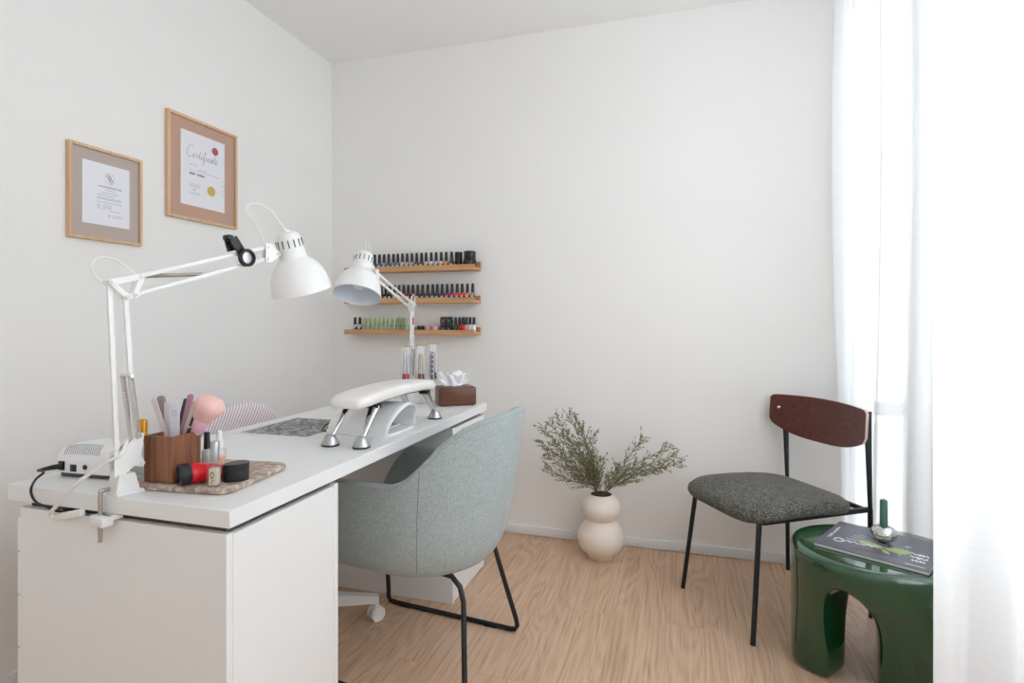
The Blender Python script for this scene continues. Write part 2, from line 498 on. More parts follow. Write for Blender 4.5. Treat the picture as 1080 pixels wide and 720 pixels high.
def window(name, p0, p1, posts, rail_z, solid=False):
    """framed floor to ceiling glazing from p0 to p1 (xy), posts = fractions along it"""
    p0 = Vector((*p0, 0)); p1 = Vector((*p1, 0)); d = (p1 - p0)
    root = bpy.data.objects.new(name, None); COL.objects.link(root); root['kind'] = 'structure'
    f = MB()
    for t in posts:
        q = p0 + d * t
        f.bar(q, q + Vector((0, 0, HC)), .055, .06, upv=d)
    for z in (.04, rail_z, HC - .04):
        f.bar(p0 + Vector((0, 0, z)), p1 + Vector((0, 0, z)), .06, .06 if z == rail_z else .08)
    f.build('window_frame', 'upvc', root)
    for a, b in zip(posts, posts[1:]):
        for z0, z1 in ((.05, rail_z), (rail_z, HC - .05)):
            q0 = p0 + d * a; q1 = p0 + d * b
            if solid and z0 < .1:
                g = MB(); g.bar(q0 + Vector((0, 0, (z0 + z1) / 2)), q1 + Vector((0, 0, (z0 + z1) / 2)), z1 - z0, .03) if False else g.box(((q0.x + q1.x) / 2, (q0.y + q1.y) / 2, (z0 + z1) / 2), (.03, abs(q1.y - q0.y), z1 - z0)); g.build('lower_panel', 'upvc', root); continue
            g = MB(); g._new([q0 + Vector((0, 0, z0)), q1 + Vector((0, 0, z0)), q1 + Vector((0, 0, z1)), q0 + Vector((0, 0, z1))], [(0, 1, 2, 3)])
            g.build('window_pane', 'glass', root)
window('window_1', (XW, YW), (XW, YP), [0, .33, .66, 1.0], .73, True)
mb = MB(); mb.box((XW + .06, (YP + YB) / 2 + .06, HC / 2), (.12, YB - YP + .12, HC)); struct(mb.build('wall_right_unseen', 'wall'))  # unseen pier, added to keep window light off the back wall
window('window_2', (XG, YB + .04), (XW, YB + .04), [.06, .80, 1.0], .73)
mb = MB(); mb.box((XW + .06, (YR + YW) / 2 - .05, HC / 2), (.12, YW - YR, HC)); struct(mb.build('wall_right_unseen', 'wall'))

# ------------------------------------------------------------------ curtains
def curtain(name, label, path, amp, wl, zt, zb, seed):
    P = [Vector((x, y, 0)) for x, y in path]; P = spline(P, 40)
    L = [0]
    for a, b in zip(P, P[1:]): L.append(L[-1] + (b - a).length)
    tot = L[-1]; rnd = random.Random(seed)
    ph = [rnd.uniform(0, 6.28) for _ in range(4)]
    def fn(u, v):
        s = u * tot
        i = min(max(np.searchsorted(L, s) - 1, 0), len(P) - 2)
        t = (s - L[i]) / max(L[i + 1] - L[i], 1e-9); q = P[i].lerp(P[i + 1], t)
        d = (P[i + 1] - P[i]).normalized(); n = Vector((d.y, -d.x, 0))
        z = lerp(zb, zt, v)
        a = amp * (1.0 - .35 * v)
        k = s + .018 * math.sin(z * 1.7 + ph[0]) 
        off = a * math.sin(2 * PI * k / wl + ph[1]) + a * .45 * math.sin(2 * PI * k / (wl * .47) + ph[2] + .5 * z) + a * .25 * math.sin(2 * PI * k / (wl * 2.3) + ph[3])
        q = q + n * off
        return (q.x, q.y, z)
    m = MB(); m.grid(fn, int(tot / .008), 40)
    o = m.build(name, 'curtain', sharp=180)
    tag(o, label, 'curtain', 'sheer curtains')
    return o
curtain('sheer_curtain', 'sheer white curtain hanging behind the green table and the dining chair',
        [(.655, 2.79), (.73, 2.64), (.80, 2.42), (.865, 2.2), (.915, 1.95), (.93, 1.7), (.93, 1.5)], .028, .17, HC - .03, .015, 3)
curtain('sheer_curtain', 'nearer sheer white curtain at the right edge, in front of the green table',
        [(.545, 1.385), (.500, 1.35), (.52, 1.28), (.56, 1.15), (.60, 1.0), (.63, .8), (.65, .5), (.66, .2), (.66, -.1)], .022, .21, HC - .03, .015, 5)

# ------------------------------------------------------------------ desk
DX0, DX1, DY0, DY1, DT = -1.478, -.850, .893, 2.417, .745
mb = MB(); mb.box(((DX0 + DX1) / 2, (DY0 + DY1) / 2, DT - .0175), (DX1 - DX0, DY1 - DY0, .035), bev=.0012, seg=1)
top = mb.build('worktop', 'desk', origin=((DX0 + DX1) / 2, (DY0 + DY1) / 2, DT - .035))
tag(top, 'long white laminate table top resting on two white drawer pedestals', 'table top')
def pedestal(y0, y1, label):
    X0, X1 = -1.445, -.862
    t = thing('drawer_pedestal', label, 'pedestal', ((X0 + X1) / 2, (y0 + y1) / 2, 0), 0, 'desk pedestals')
    hx, hy = (X1 - X0) / 2, (y1 - y0) / 2
    m = MB()
    m.box((0, -hy + .008, .3475), (2 * hx, .016, .695), bev=.001, seg=1)
    m.box((0, hy - .008, .3475), (2 * hx, .016, .695), bev=.001, seg=1)
    m.box((0, 0, .35), (2 * hx - .016, 2 * hy - .03, .67))
    m.build('cabinet_body', 'desk', t)
    m = MB(); m.box((hx - .0082, 0, .3475), (.0165, 2 * hy - .034, .688), bev=.0015, seg=1); m.build('back_panel', 'desk', t)
    m = MB(); m.box((0, 0, .7025), (2 * hx - .03, 2 * hy - .03, .015)); m.build('spacer', 'gapdark', t)
    z = .03
    for k, h in enumerate((.19, .15, .12, .10, .08)):
        d = MB(); d.box((-hx - .008, 0, z + h / 2), (.016, 2 * hy - .01, h - .004), bev=.001, seg=1)
        dr = d.build('drawer_front', 'desk', t); z += h
    return t
pedestal(.898, 1.275, 'near white drawer pedestal under the front end of the table top')
pedestal(2.047, 2.412, 'far white drawer pedestal under the table top, behind the grey armchair')

# ------------------------------------------------------------------ picture frames
def frame(label, y0, y1, z0, z1, fw_, mount, paper):
    t = thing('framed_certificate', label, 'picture', (XL + .001, (y0 + y1) / 2, (z0 + z1) / 2), 0, 'framed certificates on the left wall')
    hy, hz = (y1 - y0) / 2, (z1 - z0) / 2; D = .018
    m = MB()
    m.box((D / 2, -hy + fw_ / 2, 0), (D, fw_, 2 * hz), bev=.001, seg=1); m.box((D / 2, hy - fw_ / 2, 0), (D, fw_, 2 * hz), bev=.001, seg=1)
    m.box((D / 2, 0, hz - fw_ / 2), (D, 2 * hy - 2 * fw_, fw_), bev=.001, seg=1); m.box((D / 2, 0, -hz + fw_ / 2), (D, 2 * hy - 2 * fw_, fw_), bev=.001, seg=1)
    m.build('frame', 'frameoak', t)
    m = MB(); m.box((.004, 0, 0), (.008, 2 * hy - 2 * fw_ + .002, 2 * hz - 2 * fw_ + .002)); m.build('mount_board', mount, t)
    m = MB(); pw, ph, py, pz = paper; m.box((.0086, py, pz), (.0012, pw, ph)); p = m.build('certificate', 'paper', t)
    m = MB(); m._new([(.0125, -hy + fw_, -hz + fw_), (.0125, hy - fw_, -hz + fw_), (.0125, hy - fw_, hz - fw_), (.0125, -hy + fw_, hz - fw_)], [(0, 1, 2, 3)]); m.build('glass_pane', 'pictureglass', t)
    return t, p
PX = .0094
def strokes(m, pts, r):
    m.tube([(PX, a, b) for a, b in pts], r, 5)
def text_bars(m, y0, y1, z, h, rnd, gap=.5, wd=.005):
    y = y0
    while y < y1:
        l = rnd.uniform(.5, 1.6) * wd
        m.box((PX, min(y + l / 2, y1), z), (.0003, l, h)); y += l + gap * wd
rnd = random.Random(4)
# left frame: emblem, heading, lines of small text
t, p = frame('smaller light oak frame with grey mount and white certificate bearing a diagonal emblem', 1.351, 1.615, 1.400, 1.722, .0105, 'matgrey', (.170, .216, .001, .003))
m = MB()
cy, cz = .012, .062
m.tube([(PX, cy + .017 * math.cos(a / 24 * 2 * PI), cz + .020 * math.sin(a / 24 * 2 * PI)) for a in range(24)], .0004, 5, closed=True)
m.build('emblem_ring', 'inkpale', p)
m = MB()
for o_ in (-.006, 0, .006):
    m.bar((PX, cy + o_ - .006, cz + .017 - abs(o_)), (PX, cy + o_ + .006, cz - .017 + abs(o_)), .0022, .0006, upv=(1, 0, 0))
m.build('emblem', 'ink', p)
m = MB()
text_bars(m, -.030, .052, .031, .0050, rnd, .6, .0035)
m.build('heading', 'inkpale', p)
m = MB()
for z, a, b in ((.021, -.006, .030), (.010, -.018, .040), (.001, -.034, .026), (-.008, -.034, .050), (-.013, -.034, .050), (-.024, -.034, .056), (-.034, -.034, -.026), (-.034, -.014, .020), (-.040, -.034, -.028), (-.040, -.014, .018), (-.046, -.034, -.026), (-.046, -.014, .016), (-.052, .012, .046)):
    text_bars(m, a, b, z, .0017, rnd, .35, .0045)
m.build('text_lines', 'inkpale', p)
m = MB()
strokes(m, [(.004, -.070), (.008, -.064), (.012, -.072), (.006, -.074), (.013, -.067)], .0007)
text_bars(m, .020, .058, -.066, .0014, rnd, .3, .004); text_bars(m, .020, .058, -.072, .0014, rnd, .3, .004)
m.build('signature', 'inkpale', p)
# right frame: Certificate script, red and gold seals
t, p = frame('larger oak frame with dusty pink mount and certificate with red and gold seals', 1.724, 2.086, 1.536, 1.962, .012, 'matpink', (.228, .306, -.001, .003))
GL = {  # thin script letters on a unit body (x-height 1)
 'C': [(1.5, 2.1), (1.3, 2.5), (.8, 2.4), (.25, 1.6), (.1, .7), (.45, .05), (1.0, .1), (1.6, .6)],
 'e': [(0, .3), (.5, .55), (.6, .9), (.3, 1), (.1, .6), (.25, .05), (.6, .05), (.9, .35)],
 'r': [(0, .35), (.3, .95), (.35, .75), (.65, .8), (.6, .3), (.75, .05), (.95, .35)],
 't': [(0, .35), (.35, 1.1), (.6, 2.0), (.4, 1.0), (.35, .2), (.55, .02), (.85, .35)],
 'i': [(0, .35), (.35, 1.0), (.3, .3), (.45, .02), (.75, .35)],
 'f': [(0, .35), (.5, 1.4), (.75, 2.2), (.55, 2.3), (.4, 1.2), (.25, -.4), (.15, -1.1), (.4, -.9), (.45, 0), (.85, .35)],
 'c': [(0, .35), (.5, .95), (.7, .85), (.45, 1.0), (.15, .6), (.3, .05), (.6, .05), (.9, .35)],
 'a': [(0, .35), (.6, .95), (.3, 1.0), (.05, .4), (.3, .02), (.65, .9), (.6, .2), (.75, .02), (.95, .35)]}
m = MB(); x = -.088; sc = .0166
for ch in 'Certificate':
    g = GL[ch]; big = 1.25 if ch == 'C' else 1.0
    strokes(m, [(q[1], q[2]) for q in spline([(0, x + a * sc * big * .92 + b * sc * .12, .052 + b * sc * big) for a, b in g], 5)], .0006)
    x += (g[-1][0]) * sc * big * .92
m.box((PX, -.088 + 3.2 * sc, .052 + 1.35 * sc), (.0003, .011, .0008))
for k in (6.2,): m.box((PX, -.088 + 5.25 * sc, .052 + 1.6 * sc), (.0003, .0018, .0018))
m.build('lettering', 'ink', p)
m = MB()
text_bars(m, -.072, -.04, .022, .0022, rnd, .3, .006)
text_bars(m, -.030, .015, .006, .0022, rnd, .3, .006); text_bars(m, -.070, .082, -.002, .0014, rnd, .1, .012)
for z in (-.058, -.064, -.070, -.094, -.100): text_bars(m, -.072, -.022, z, .0015, rnd, .4, .005)
strokes(m, [(-.056, -.084), (-.05, -.078), (-.046, -.086), (-.04, -.079), (-.052, -.081)], .0008)
for z in (-.015, -.035, -.055, -.075): m.box((PX, .100, z), (.0003, .002, .006))
m.build('text_lines', 'inkpale', p)
m = MB(); text_bars(m, -.072, -.048, -.016, .0085, rnd, .5, .0042); text_bars(m, -.036, .002, -.016, .0085, rnd, .5, .0042); m.build('name_line', 'ink', p)
for nm, mt, y, z, r in (('red_seal', 'redseal', .060, .108, .017), ('gold_seal', 'goldseal', .040, -.070, .0215)):
    m = MB(); m.lathe([(0, 0), (r, 0)] + [(r, .0006), (r * .8, .0009), (0, .0009)], 28, T3(.0092, y, z) @ Matrix.Rotation(PI / 2, 4, 'Y')); m.build(nm, mt, p)

# ------------------------------------------------------------------ helper: a point seen at a photo coordinate, at a known distance
FW = Vector((-math.sin(YAW), math.cos(YAW), 0)); RT = Vector((math.cos(YAW), math.sin(YAW), 0))
def ray(px, py): return FW + RT * ((px - 540) / 590) + Vector((0, 0, (338 - py) / 590))
def at(px, py, depth): return Vector((0, 0, CAMH)) + ray(px, py) * depth
def onz(px, py, z): r = ray(px, py); return Vector((0, 0, CAMH)) + r * ((z - CAMH) / r.z)

# ------------------------------------------------------------------ surface nets (soft blended shapes)
def surface_net(fn, lo, hi, h):
    nx, ny, nz = [int(math.ceil((hi[i] - lo[i]) / h)) + 1 for i in range(3)]
    gx, gy, gz = np.meshgrid(lo[0] + h * np.arange(nx), lo[1] + h * np.arange(ny), lo[2] + h * np.arange(nz), indexing='ij')
    D = fn(gx, gy, gz); ins = D < 0
    cnt = np.zeros((nx - 1, ny - 1, nz - 1)); acc = np.zeros((nx - 1, ny - 1, nz - 1, 3))
    base = np.stack([gx, gy, gz], -1)
    corners = [(i, j, k) for i in (0, 1) for j in (0, 1) for k in (0, 1)]
    def sl(A, c): return A[c[0]:c[0] + nx - 1, c[1]:c[1] + ny - 1, c[2]:c[2] + nz - 1]
    for a in corners:
        for ax in range(3):
            if a[ax]: continue
            b = list(a); b[ax] = 1
            da, db = sl(D, a), sl(D, b); x = (da < 0) != (db < 0)
            t = np.where(x, da / np.where(x, da - db, 1), 0)
            p = sl(base, a) + (sl(base, b) - sl(base, a)) * t[..., None]
            acc += np.where(x[..., None], p, 0); cnt += x
    act = cnt > 0
    idx = -np.ones(act.shape, int); idx[act] = np.arange(act.sum())
    V = acc[act] / cnt[act][:, None]
    F = []
    for ax in range(3):
        o = [(1, 2), (2, 0), (0, 1)][ax]
        A = ins; B = np.roll(ins, -1, ax)
        x = A != B
        for i, j, k in np.argwhere(x):
            c = [i, j, k]
            if c[ax] >= D.shape[ax] - 1 or c[o[0]] < 1 or c[o[1]] < 1: continue
            q = []
            for du, dv in ((0, 0), (1, 0), (1, 1), (0, 1)):
                e = list(c); e[o[0]] -= du; e[o[1]] -= dv
                try: q.append(idx[tuple(e)])
                except IndexError: q = None; break
            if q and min(q) >= 0:
                F.append(q if not ins[i, j, k] else q[::-1])
    return V, F
def smin(a, b, k):
    h = np.clip(.5 + .5 * (b - a) / k, 0, 1)
    return b * (1 - h) + a * h - k * h * (1 - h)

# ------------------------------------------------------------------ green lacquered side table
TX, TY, TZ = .605, 2.035, .400
def table_sdf(x, y, z):
    x = x - TX; y = y - TY
    a, b, n = .255, .222, 2.25
    ss = lambda t: np.clip(t, 0, 1) ** 2 * (3 - 2 * np.clip(t, 0, 1))
    # the front face draws in towards the feet, more on the left leg than on the right one
    tl = .46 + .34 * ss((x + .25) / .50)
    tz = 1 + (tl - 1) * ss((.34 - z) / .34)
    ye = np.where(y < 0, y / tz, y / (1 - .3 * ss((.34 - z) / .34)))
    rr = (np.abs(x / a) ** n + np.abs(ye / b) ** n) ** (1 / n)
    oval = (rr - 1) * .215
    r = .022
    qz = np.abs(z - TZ / 2) - (TZ / 2 - r); q = oval + r
    body = np.minimum(np.maximum(q, qz), 0) + np.sqrt(np.maximum(q, 0) ** 2 + np.maximum(qz, 0) ** 2) - r
    # arched tunnel between the two legs, narrowest half way through
    wt = .050 + 2.3 * np.minimum(np.abs(y), .3) ** 2
    xc = -.048 + .60 * np.minimum(y, 0)
    arch = (np.abs((x - xc) / wt) ** 2.1 + np.abs(np.maximum(z, 0) / .318) ** 2.8) ** (1 / 2.1) - 1
    return -smin(-body, arch * .07, .022)
V, F = surface_net(table_sdf, (TX - .29, TY - .26, -.02), (TX + .29, TY + .26, TZ + .02), .0062)
m = MB(); m._new([tuple(v) for v in V], F)
for _ in range(6): bmesh.ops.smooth_vert(m.bm, verts=m.bm.verts, factor=.35, use_axis_x=True, use_axis_y=True, use_axis_z=True)
tb = m.build('side_table', 'green', sharp=180, origin=(TX, TY, 0))
tag(tb, 'glossy dark green rounded side table with an arched opening between two stout legs', 'side table')

# magazine and candle on it
BA, BB, BC = onz(877, 547, TZ + .012), onz(858, 571, TZ + .012), onz(980, 603, TZ + .012)
ux = (BC - BB).normalized(); brz = math.atan2(ux.y, ux.x); uy = Vector((-ux.y, ux.x, 0))
BWd, BHt = (BC - BB).length, (BA - BB).length
bc = BB + ux * BWd / 2 + uy * BHt / 2
t = thing('magazine', 'slate grey magazine with white handwriting and a printed leaf, lying on the green table', 'magazine', (bc.x, bc.y, TZ + .0005), brz)
m = MB(); m.box((0, 0, .005), (BWd - .004, BHt - .004, .0076)); m.build('pages', 'page', t)
m = MB(); m.box((0, 0, .0094), (BWd, BHt, .0012)); m.box((0, 0, .0006), (BWd, BHt, .0012)); m.box((0, BHt / 2 - .0006, .005), (BWd, .0012, .0100)); cov = m.build('cover', 'bookcover', t)
rnd = random.Random(11)
ZP = .0102
def scribble(m, x0, y0, dx, dy, n, h, r=.0008):
    """a line of loose handwriting running along (dx,dy)"""
    d = Vector((dx, dy, 0)); nrm = Vector((-dy, dx, 0)).normalized(); pts = []
    for i in range(n * 3):
        f = i / (n * 3 - 1)
        pts.append(Vector((x0, y0, ZP)) + d * f + nrm * (h * (math.sin(i * 2.1) * .5 + rnd.uniform(-.3, .3))) + d.normalized() * rnd.uniform(-.3, .3) * h)
    m.tube(spline(pts, 3), r, 4)
m = MB()
scribble(m, -.132, -.05, 0, .12, 9, .007, .001)
m.tube([Vector((-.1 + .014 * math.cos(a * .5), -.055 + .016 * math.sin(a * .5), ZP)) for a in range(0, 13)], .0018, 5)
scribble(m, -.098, -.050, .10, .012, 6, .012, .0012)
for k, y in enumerate((.03, .052, .072, .090)): scribble(m, -.088 + .006 * k, y - .05, .115 - .01 * k, .0, 12, .005, .0006)
scribble(m, .092, -.015, .038, .0, 4, .016, .0016); scribble(m, .09, -.045, .042, .002, 5, .014, .0014); scribble(m, .096, -.07, .034, -.0, 4, .010, .0014)
m.tube([(.058, .028, ZP), (.078, .038, ZP)], .001, 4); m.tube([(.066, .042, ZP), (.07, .02, ZP)], .001, 4)
m.tube([(.062, -.06, ZP), (.066, -.05, ZP)], .001, 4)
scribble(m, .088, -.112, .05, .0, 9, .003, .0008)
m.build('handwriting', 'whiteprint', cov)
m = MB()
def leafshape(cx, cy, a, l, w_, bend=0):
    vs = [(cx, cy, ZP)]; n = 14
    for i in range(n + 1):
        f = i / n; vs.append((cx + math.cos(a) * l * f - math.sin(a) * w_ * math.sin(PI * f) ** .8, cy + math.sin(a) * l * f + math.cos(a) * w_ * math.sin(PI * f) ** .8, ZP))
    for i in range(n, -1, -1):
        f = i / n; vs.append((cx + math.cos(a) * l * f + math.sin(a) * w_ * math.sin(PI * f), cy + math.sin(a) * l * f - math.cos(a) * w_ * math.sin(PI * f), ZP))
    m.prism([(v[0], v[1]) for v in vs[1:-1]], .0004, z0=ZP - .0004)
leafshape(.018, -.035, 2.85, .075, .020); leafshape(.022, -.035, .35, .075, .024); leafshape(.015, -.04, -.9, .045, .007)
m.build('printed_leaf', 'leafprint', cov)
m = MB(); m.tube(spline([(-.05, -.098, ZP), (-.01, -.088, ZP), (.03, -.083, ZP), (.045, -.075, ZP)]), .0013, 5); m.build('printed_twig', 'brownprint', cov)
# silver holder with green candle
cp = onz(932, 571, TZ + .012)
t = thing('candle_holder', 'round mirror-silver candle holder on the magazine', 'candle holder', (cp.x, cp.y, TZ + .0112))
m = MB(); R = .037
m.lathe([(0, 0), (.012, .0005)] + [(R * math.sin(a), .028 - .028 * math.cos(a)) for a in np.linspace(.45, 2.55, 16)] + [(.0165, .052), (.0125, .046), (.0122, .03), (0, .03)], 36); m.build('holder_body', 'mirror', t)
t = thing('candle', 'short sage green candle standing in the silver holder', 'candle', (cp.x, cp.y, TZ + .0112 + .0305))
m = MB(); m.lathe([(0, 0), (.0115, 0), (.0108, .10), (.0095, .104), (.003, .1035), (0, .1025)], 20); m.build('wax', 'candle', t)
m = MB(); m.tube([(0, 0, .102), (.0005, 0, .107), (.0015, 0, .109)], .0009, 6); m.build('wick', 'black', t)

# ------------------------------------------------------------------ dining chair by the curtain
fang = math.atan2(-.535, -.845)
CC = Vector((.352, 2.432, 0))
t = thing('dining_chair', 'black metal dining chair with charcoal upholstered seat and dark red-brown wooden backrest', 'chair', CC, fang)
# local: x forward, y to the sitter's left
hw, fd, bd = .225, .262, -.272
m = MB()
def seat_fn(u, v):
    a = u * 2 * PI; n = 5.0
    ca, sa = math.cos(a), math.sin(a)
    ex = math.copysign(abs(ca) ** (2 / n), ca); ey = math.copysign(abs(sa) ** (2 / n), sa)
    return ex, ey
prof = [(0, .414), (.55, .413), (.90, .414), (.975, .420), (1.0, .434), (.985, .449), (.93, .461), (.8, .468), (.5, .472), (.2, .4735), (0, .474)]
def sfn(u, v):
    ex, ey = seat_fn(u, 0); i = v * (len(prof) - 1); k = min(int(i), len(prof) - 2); f = i - k
    r = lerp(prof[k][0], prof[k + 1][0], f); z = lerp(prof[k][1], prof[k + 1][1], f)
    x = ex * r * .245 + .038; y = ey * r * (.240 - .015 * (1 - ex) * .5)
    # waterfall front, slight dip at the back
    z += -.020 * max(0, (x - .10) / .18) ** 2 - .012 * max(0, (.0 - x) / .2) 
    return (x, y, z)
m.grid(sfn, 56, 41, wrapu=True); bmesh.ops.remove_doubles(m.bm, verts=m.bm.verts, dist=.0005)
m.build('seat', 'boucle', t, sharp=80)
def leg(a, b): 
    m = MB(); m.tube([a, b], [.0088, .0095], 12); m.build('leg', 'blackmetal', t)
for sy in (-1, 1):
    leg((fd + .018, sy * (hw + .004) + (.0 if sy > 0 else .028), .0), (fd - .035, sy * (hw - .028) + (.0 if sy > 0 else .015), .425))
    # rear leg: round below, flattened taper above, one continuous upright
    m = MB()
    yl = .196 if sy > 0 else -.226
    pts = [(bd, yl, 0), (bd + .004, yl, .41), (bd + .010, yl - .006, .775)]
    m.tube([pts[0], pts[1]], [.0085, .0092], 12)
    p1, p2 = Vector(pts[1]), Vector(pts[2])
    n = 6
    sec = []
    for i in range(n + 1):
        f = i / n; c = p1.lerp(p2, f); wx = lerp(.008, .021, f); wy = lerp(.008, .004, f)
        sec += [c + Vector((wx * math.cos(k / 10 * 2 * PI), wy * math.sin(k / 10 * 2 * PI), 0)) for k in range(10)]
    m._new(sec, [(i * 10 + k, i * 10 + (k + 1) % 10, i * 10 + 10 + (k + 1) % 10, i * 10 + 10 + k) for i in range(n) for k in range(10)] + [tuple(range(n * 10, n * 10 + 10))])
    m.build('leg', 'blackmetal', t)
m = MB()
for sy in (-1, 1): m.bar((fd - .05, sy * (hw - .03), .405), (bd, .194 if sy > 0 else -.222, .408), .012, .018)
m.bar((fd - .05, -hw + .03, .405), (fd - .05, hw - .03, .405), .012, .018); m.bar((bd + .02, -.22, .406), (bd + .02, .192, .406), .012, .016)
m.build('seat_frame', 'blackmetal', t)
# curved plywood backrest
bw = .262
def brd(front):
    def fn(u, v):
        y = lerp(-bw, bw, u); q = abs(y) / bw
        zt = .796 - .010 * q ** 2 - (.012 * max(0, (q - .93) / .07) ** 2); zb = .616 + .052 * q ** 2.8 + .014 * max(0, (q - .93) / .07) ** 2
        z = lerp(zb, zt, v); x = bd + .050 - .040 * (1 - q * q) - (z - .72) * .07; y = y * .95 - .026
        return (x + (.0065 if front else -.0065), y, z)
    return fn
m = MB().use('backwood'); m.grid(brd(True), 41, 9); m.grid(brd(False), 41, 9)
m.use('edgewood')
fF, fB = brd(True), brd(False)
for edge in ([(i / 40, 0) for i in range(41)], [(i / 40, 1) for i in range(41)], [(0, j / 8) for j in range(9)], [(1, j / 8) for j in range(9)]):
    vs = [fF(*e) for e in edge] + [fB(*e) for e in edge]; n = len(edge)
    m._new(vs, [(i, i + 1, n + i + 1, n + i) for i in range(n - 1)])
bmesh.ops.remove_doubles(m.bm, verts=m.bm.verts, dist=.0003)
bk = m.build('backrest', 'backwood', t, sharp=35)
m = MB()
q = Vector(brd(True)(.085, .60)); m.lathe([(0, .005), (.0055, .004), (.008, .0005), (.008, -.002)], 18, T3(*q) @ Matrix.Rotation(PI / 2, 4, 'Y'))
o = m.build('screw', 'chrome', bk)

# ------------------------------------------------------------------ upholstered armchair at the desk
t = thing('armchair', 'grey-green upholstered tub armchair on a black sled base, tucked against the desk', 'chair', (-.888, 1.762, 0), math.atan2(.1045, -.9945))
# local: x forward (towards the desk), y: sitter's left
HWc, u0, ub = .262, -.045, -.340
def plan(tt):
    """outline from one arm front around the back to the other arm front, tt 0..1"""
    if tt < .27: f = tt / .27; return (lerp(.285, u0, f), HWc * lerp(.93, 1, min(1, f * 1.4)), 0)
    if tt > .73: f = (1 - tt) / .27; return (lerp(.285, u0, f), -HWc * lerp(.93, 1, min(1, f * 1.4)), 0)
    a = (tt - .27) / .46 * PI; e = .84
    return (u0 - (u0 - ub) * math.sin(a) ** e, HWc * math.copysign(abs(math.cos(a)) ** e, math.cos(a)), math.sin(a))
def rim(tt):
    d = abs(tt - .5)           # 0 = middle of the back
    z = interp(d, [0, .04, .08, .115, .145, .17, .195, .215, .235, .27, .33, .5], [.822, .819, .809, .786, .746, .692, .638, .614, .612, .611, .610, .604])
    e = max(0, (d - .40) / .10)
    return z - .15 * e ** 1.7
def shell_pt(tt, s, inset):
    x, y, bk_ = plan(tt); zb = .33; zt = rim(tt); z = lerp(zb, zt, s) 
    q = min(1, (z - zb) / (.13 + .12 * bk_)); k = .76 - .04 * bk_; k = k + (1 - k) * math.sqrt(max(0, 1 - (1 - q) ** 2))
    ln = -.050 * bk_ * max(0, (z - .50) / .33)
    cx = -.02
    px_, py_ = cx + (x - cx) * k, y * k
    nx, ny = px_ - .0, py_
    l = math.hypot(nx + .02, ny) or 1
    # arm sides shrink sideways, the back shrinks forwards
    px2 = px_ + inset * bk_ + ln; py2 = py_ - math.copysign(inset, py_) * min(1, abs(py_) / (.55 * HWc))
    return (px2, py2, z)
NT = 97
m = MB()
outer = [[shell_pt(i / (NT - 1), (j / 26), 0) for j in range(27)] for i in range(NT)]
inner = []
for i in range(NT):
    tt = i / (NT - 1); col = []
    for j in range(27):
        s = j / 26; p = Vector(shell_pt(tt, s, .036)); z = max(p.z, .44)
        s2 = (z - .33) / (rim(tt) - .33)
        col.append(tuple(Vector(shell_pt(tt, s2, .034))))
    inner.append(col)
rows = []
for i in range(NT):
    o_, n_ = outer[i], inner[i]
    oz, nz_ = Vector(o_[-1]), Vector(n_[-1]); mid = (oz + nz_) / 2
    r1 = oz.lerp(nz_, .22) + Vector((0, 0, .009)); r2 = mid + Vector((0, 0, .012)); r3 = oz.lerp(nz_, .78) + Vector((0, 0, .009))
    rows.append(list(o_) + [tuple(r1), tuple(r2), tuple(r3)] + list(n_[::-1]))
nv = len(rows[0])
vs = [p for r_ in rows for p in r_]
fs = [(i * nv + j, (i + 1) * nv + j, (i + 1) * nv + j + 1, i * nv + j + 1) for i in range(NT - 1) for j in range(nv - 1)]
fs += [tuple(range(nv)), tuple(range((NT - 1) * nv, NT * nv))]
# floor of the shell
fs += [tuple(i * nv for i in range(NT)), tuple(i * nv + nv - 1 for i in range(NT))]
m.use('greyfab'); m._new(vs, fs)
sh = m.build('shell', 'greyfab', t, sharp=70)
# piping along the rim and upright seams
m = MB()
m.tube([Vector(outer[i][-1]) + Vector((0, 0, .003)) for i in range(2, NT - 2)], .0028, 6); m.build('piping', 'greyfab', sh)
for ts in (.330, .670):
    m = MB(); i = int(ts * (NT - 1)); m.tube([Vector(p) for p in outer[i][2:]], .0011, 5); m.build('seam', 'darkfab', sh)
# seat cushion
m = MB()
cprof = [(0, .430), (.9, .430), (.98, .445), (1.0, .462), (.97, .478), (.85, .487), (.4, .490), (0, .490)]
def cfn(u, v):
    a = u * 2 * PI; n = 3.6; ca, sa = math.cos(a), math.sin(a)
    ex = math.copysign(abs(ca) ** (2 / n), ca); ey = math.copysign(abs(sa) ** (2 / n), sa)
    i = v * (len(cprof) - 1); k = min(int(i), len(cprof) - 2); f = i - k
    r = lerp(cprof[k][0], cprof[k + 1][0], f); z = lerp(cprof[k][1], cprof[k + 1][1], f)
    return (ex * r * .275 - .012, ey * r * .215 * (1 if ex > -.2 else 1 - .25 * (-ex - .2)), z)
m.grid(cfn, 48, 29, wrapu=True); bmesh.ops.remove_doubles(m.bm, verts=m.bm.verts, dist=.0005)
m.build('seat_cushion', 'darkfab', t, sharp=80)
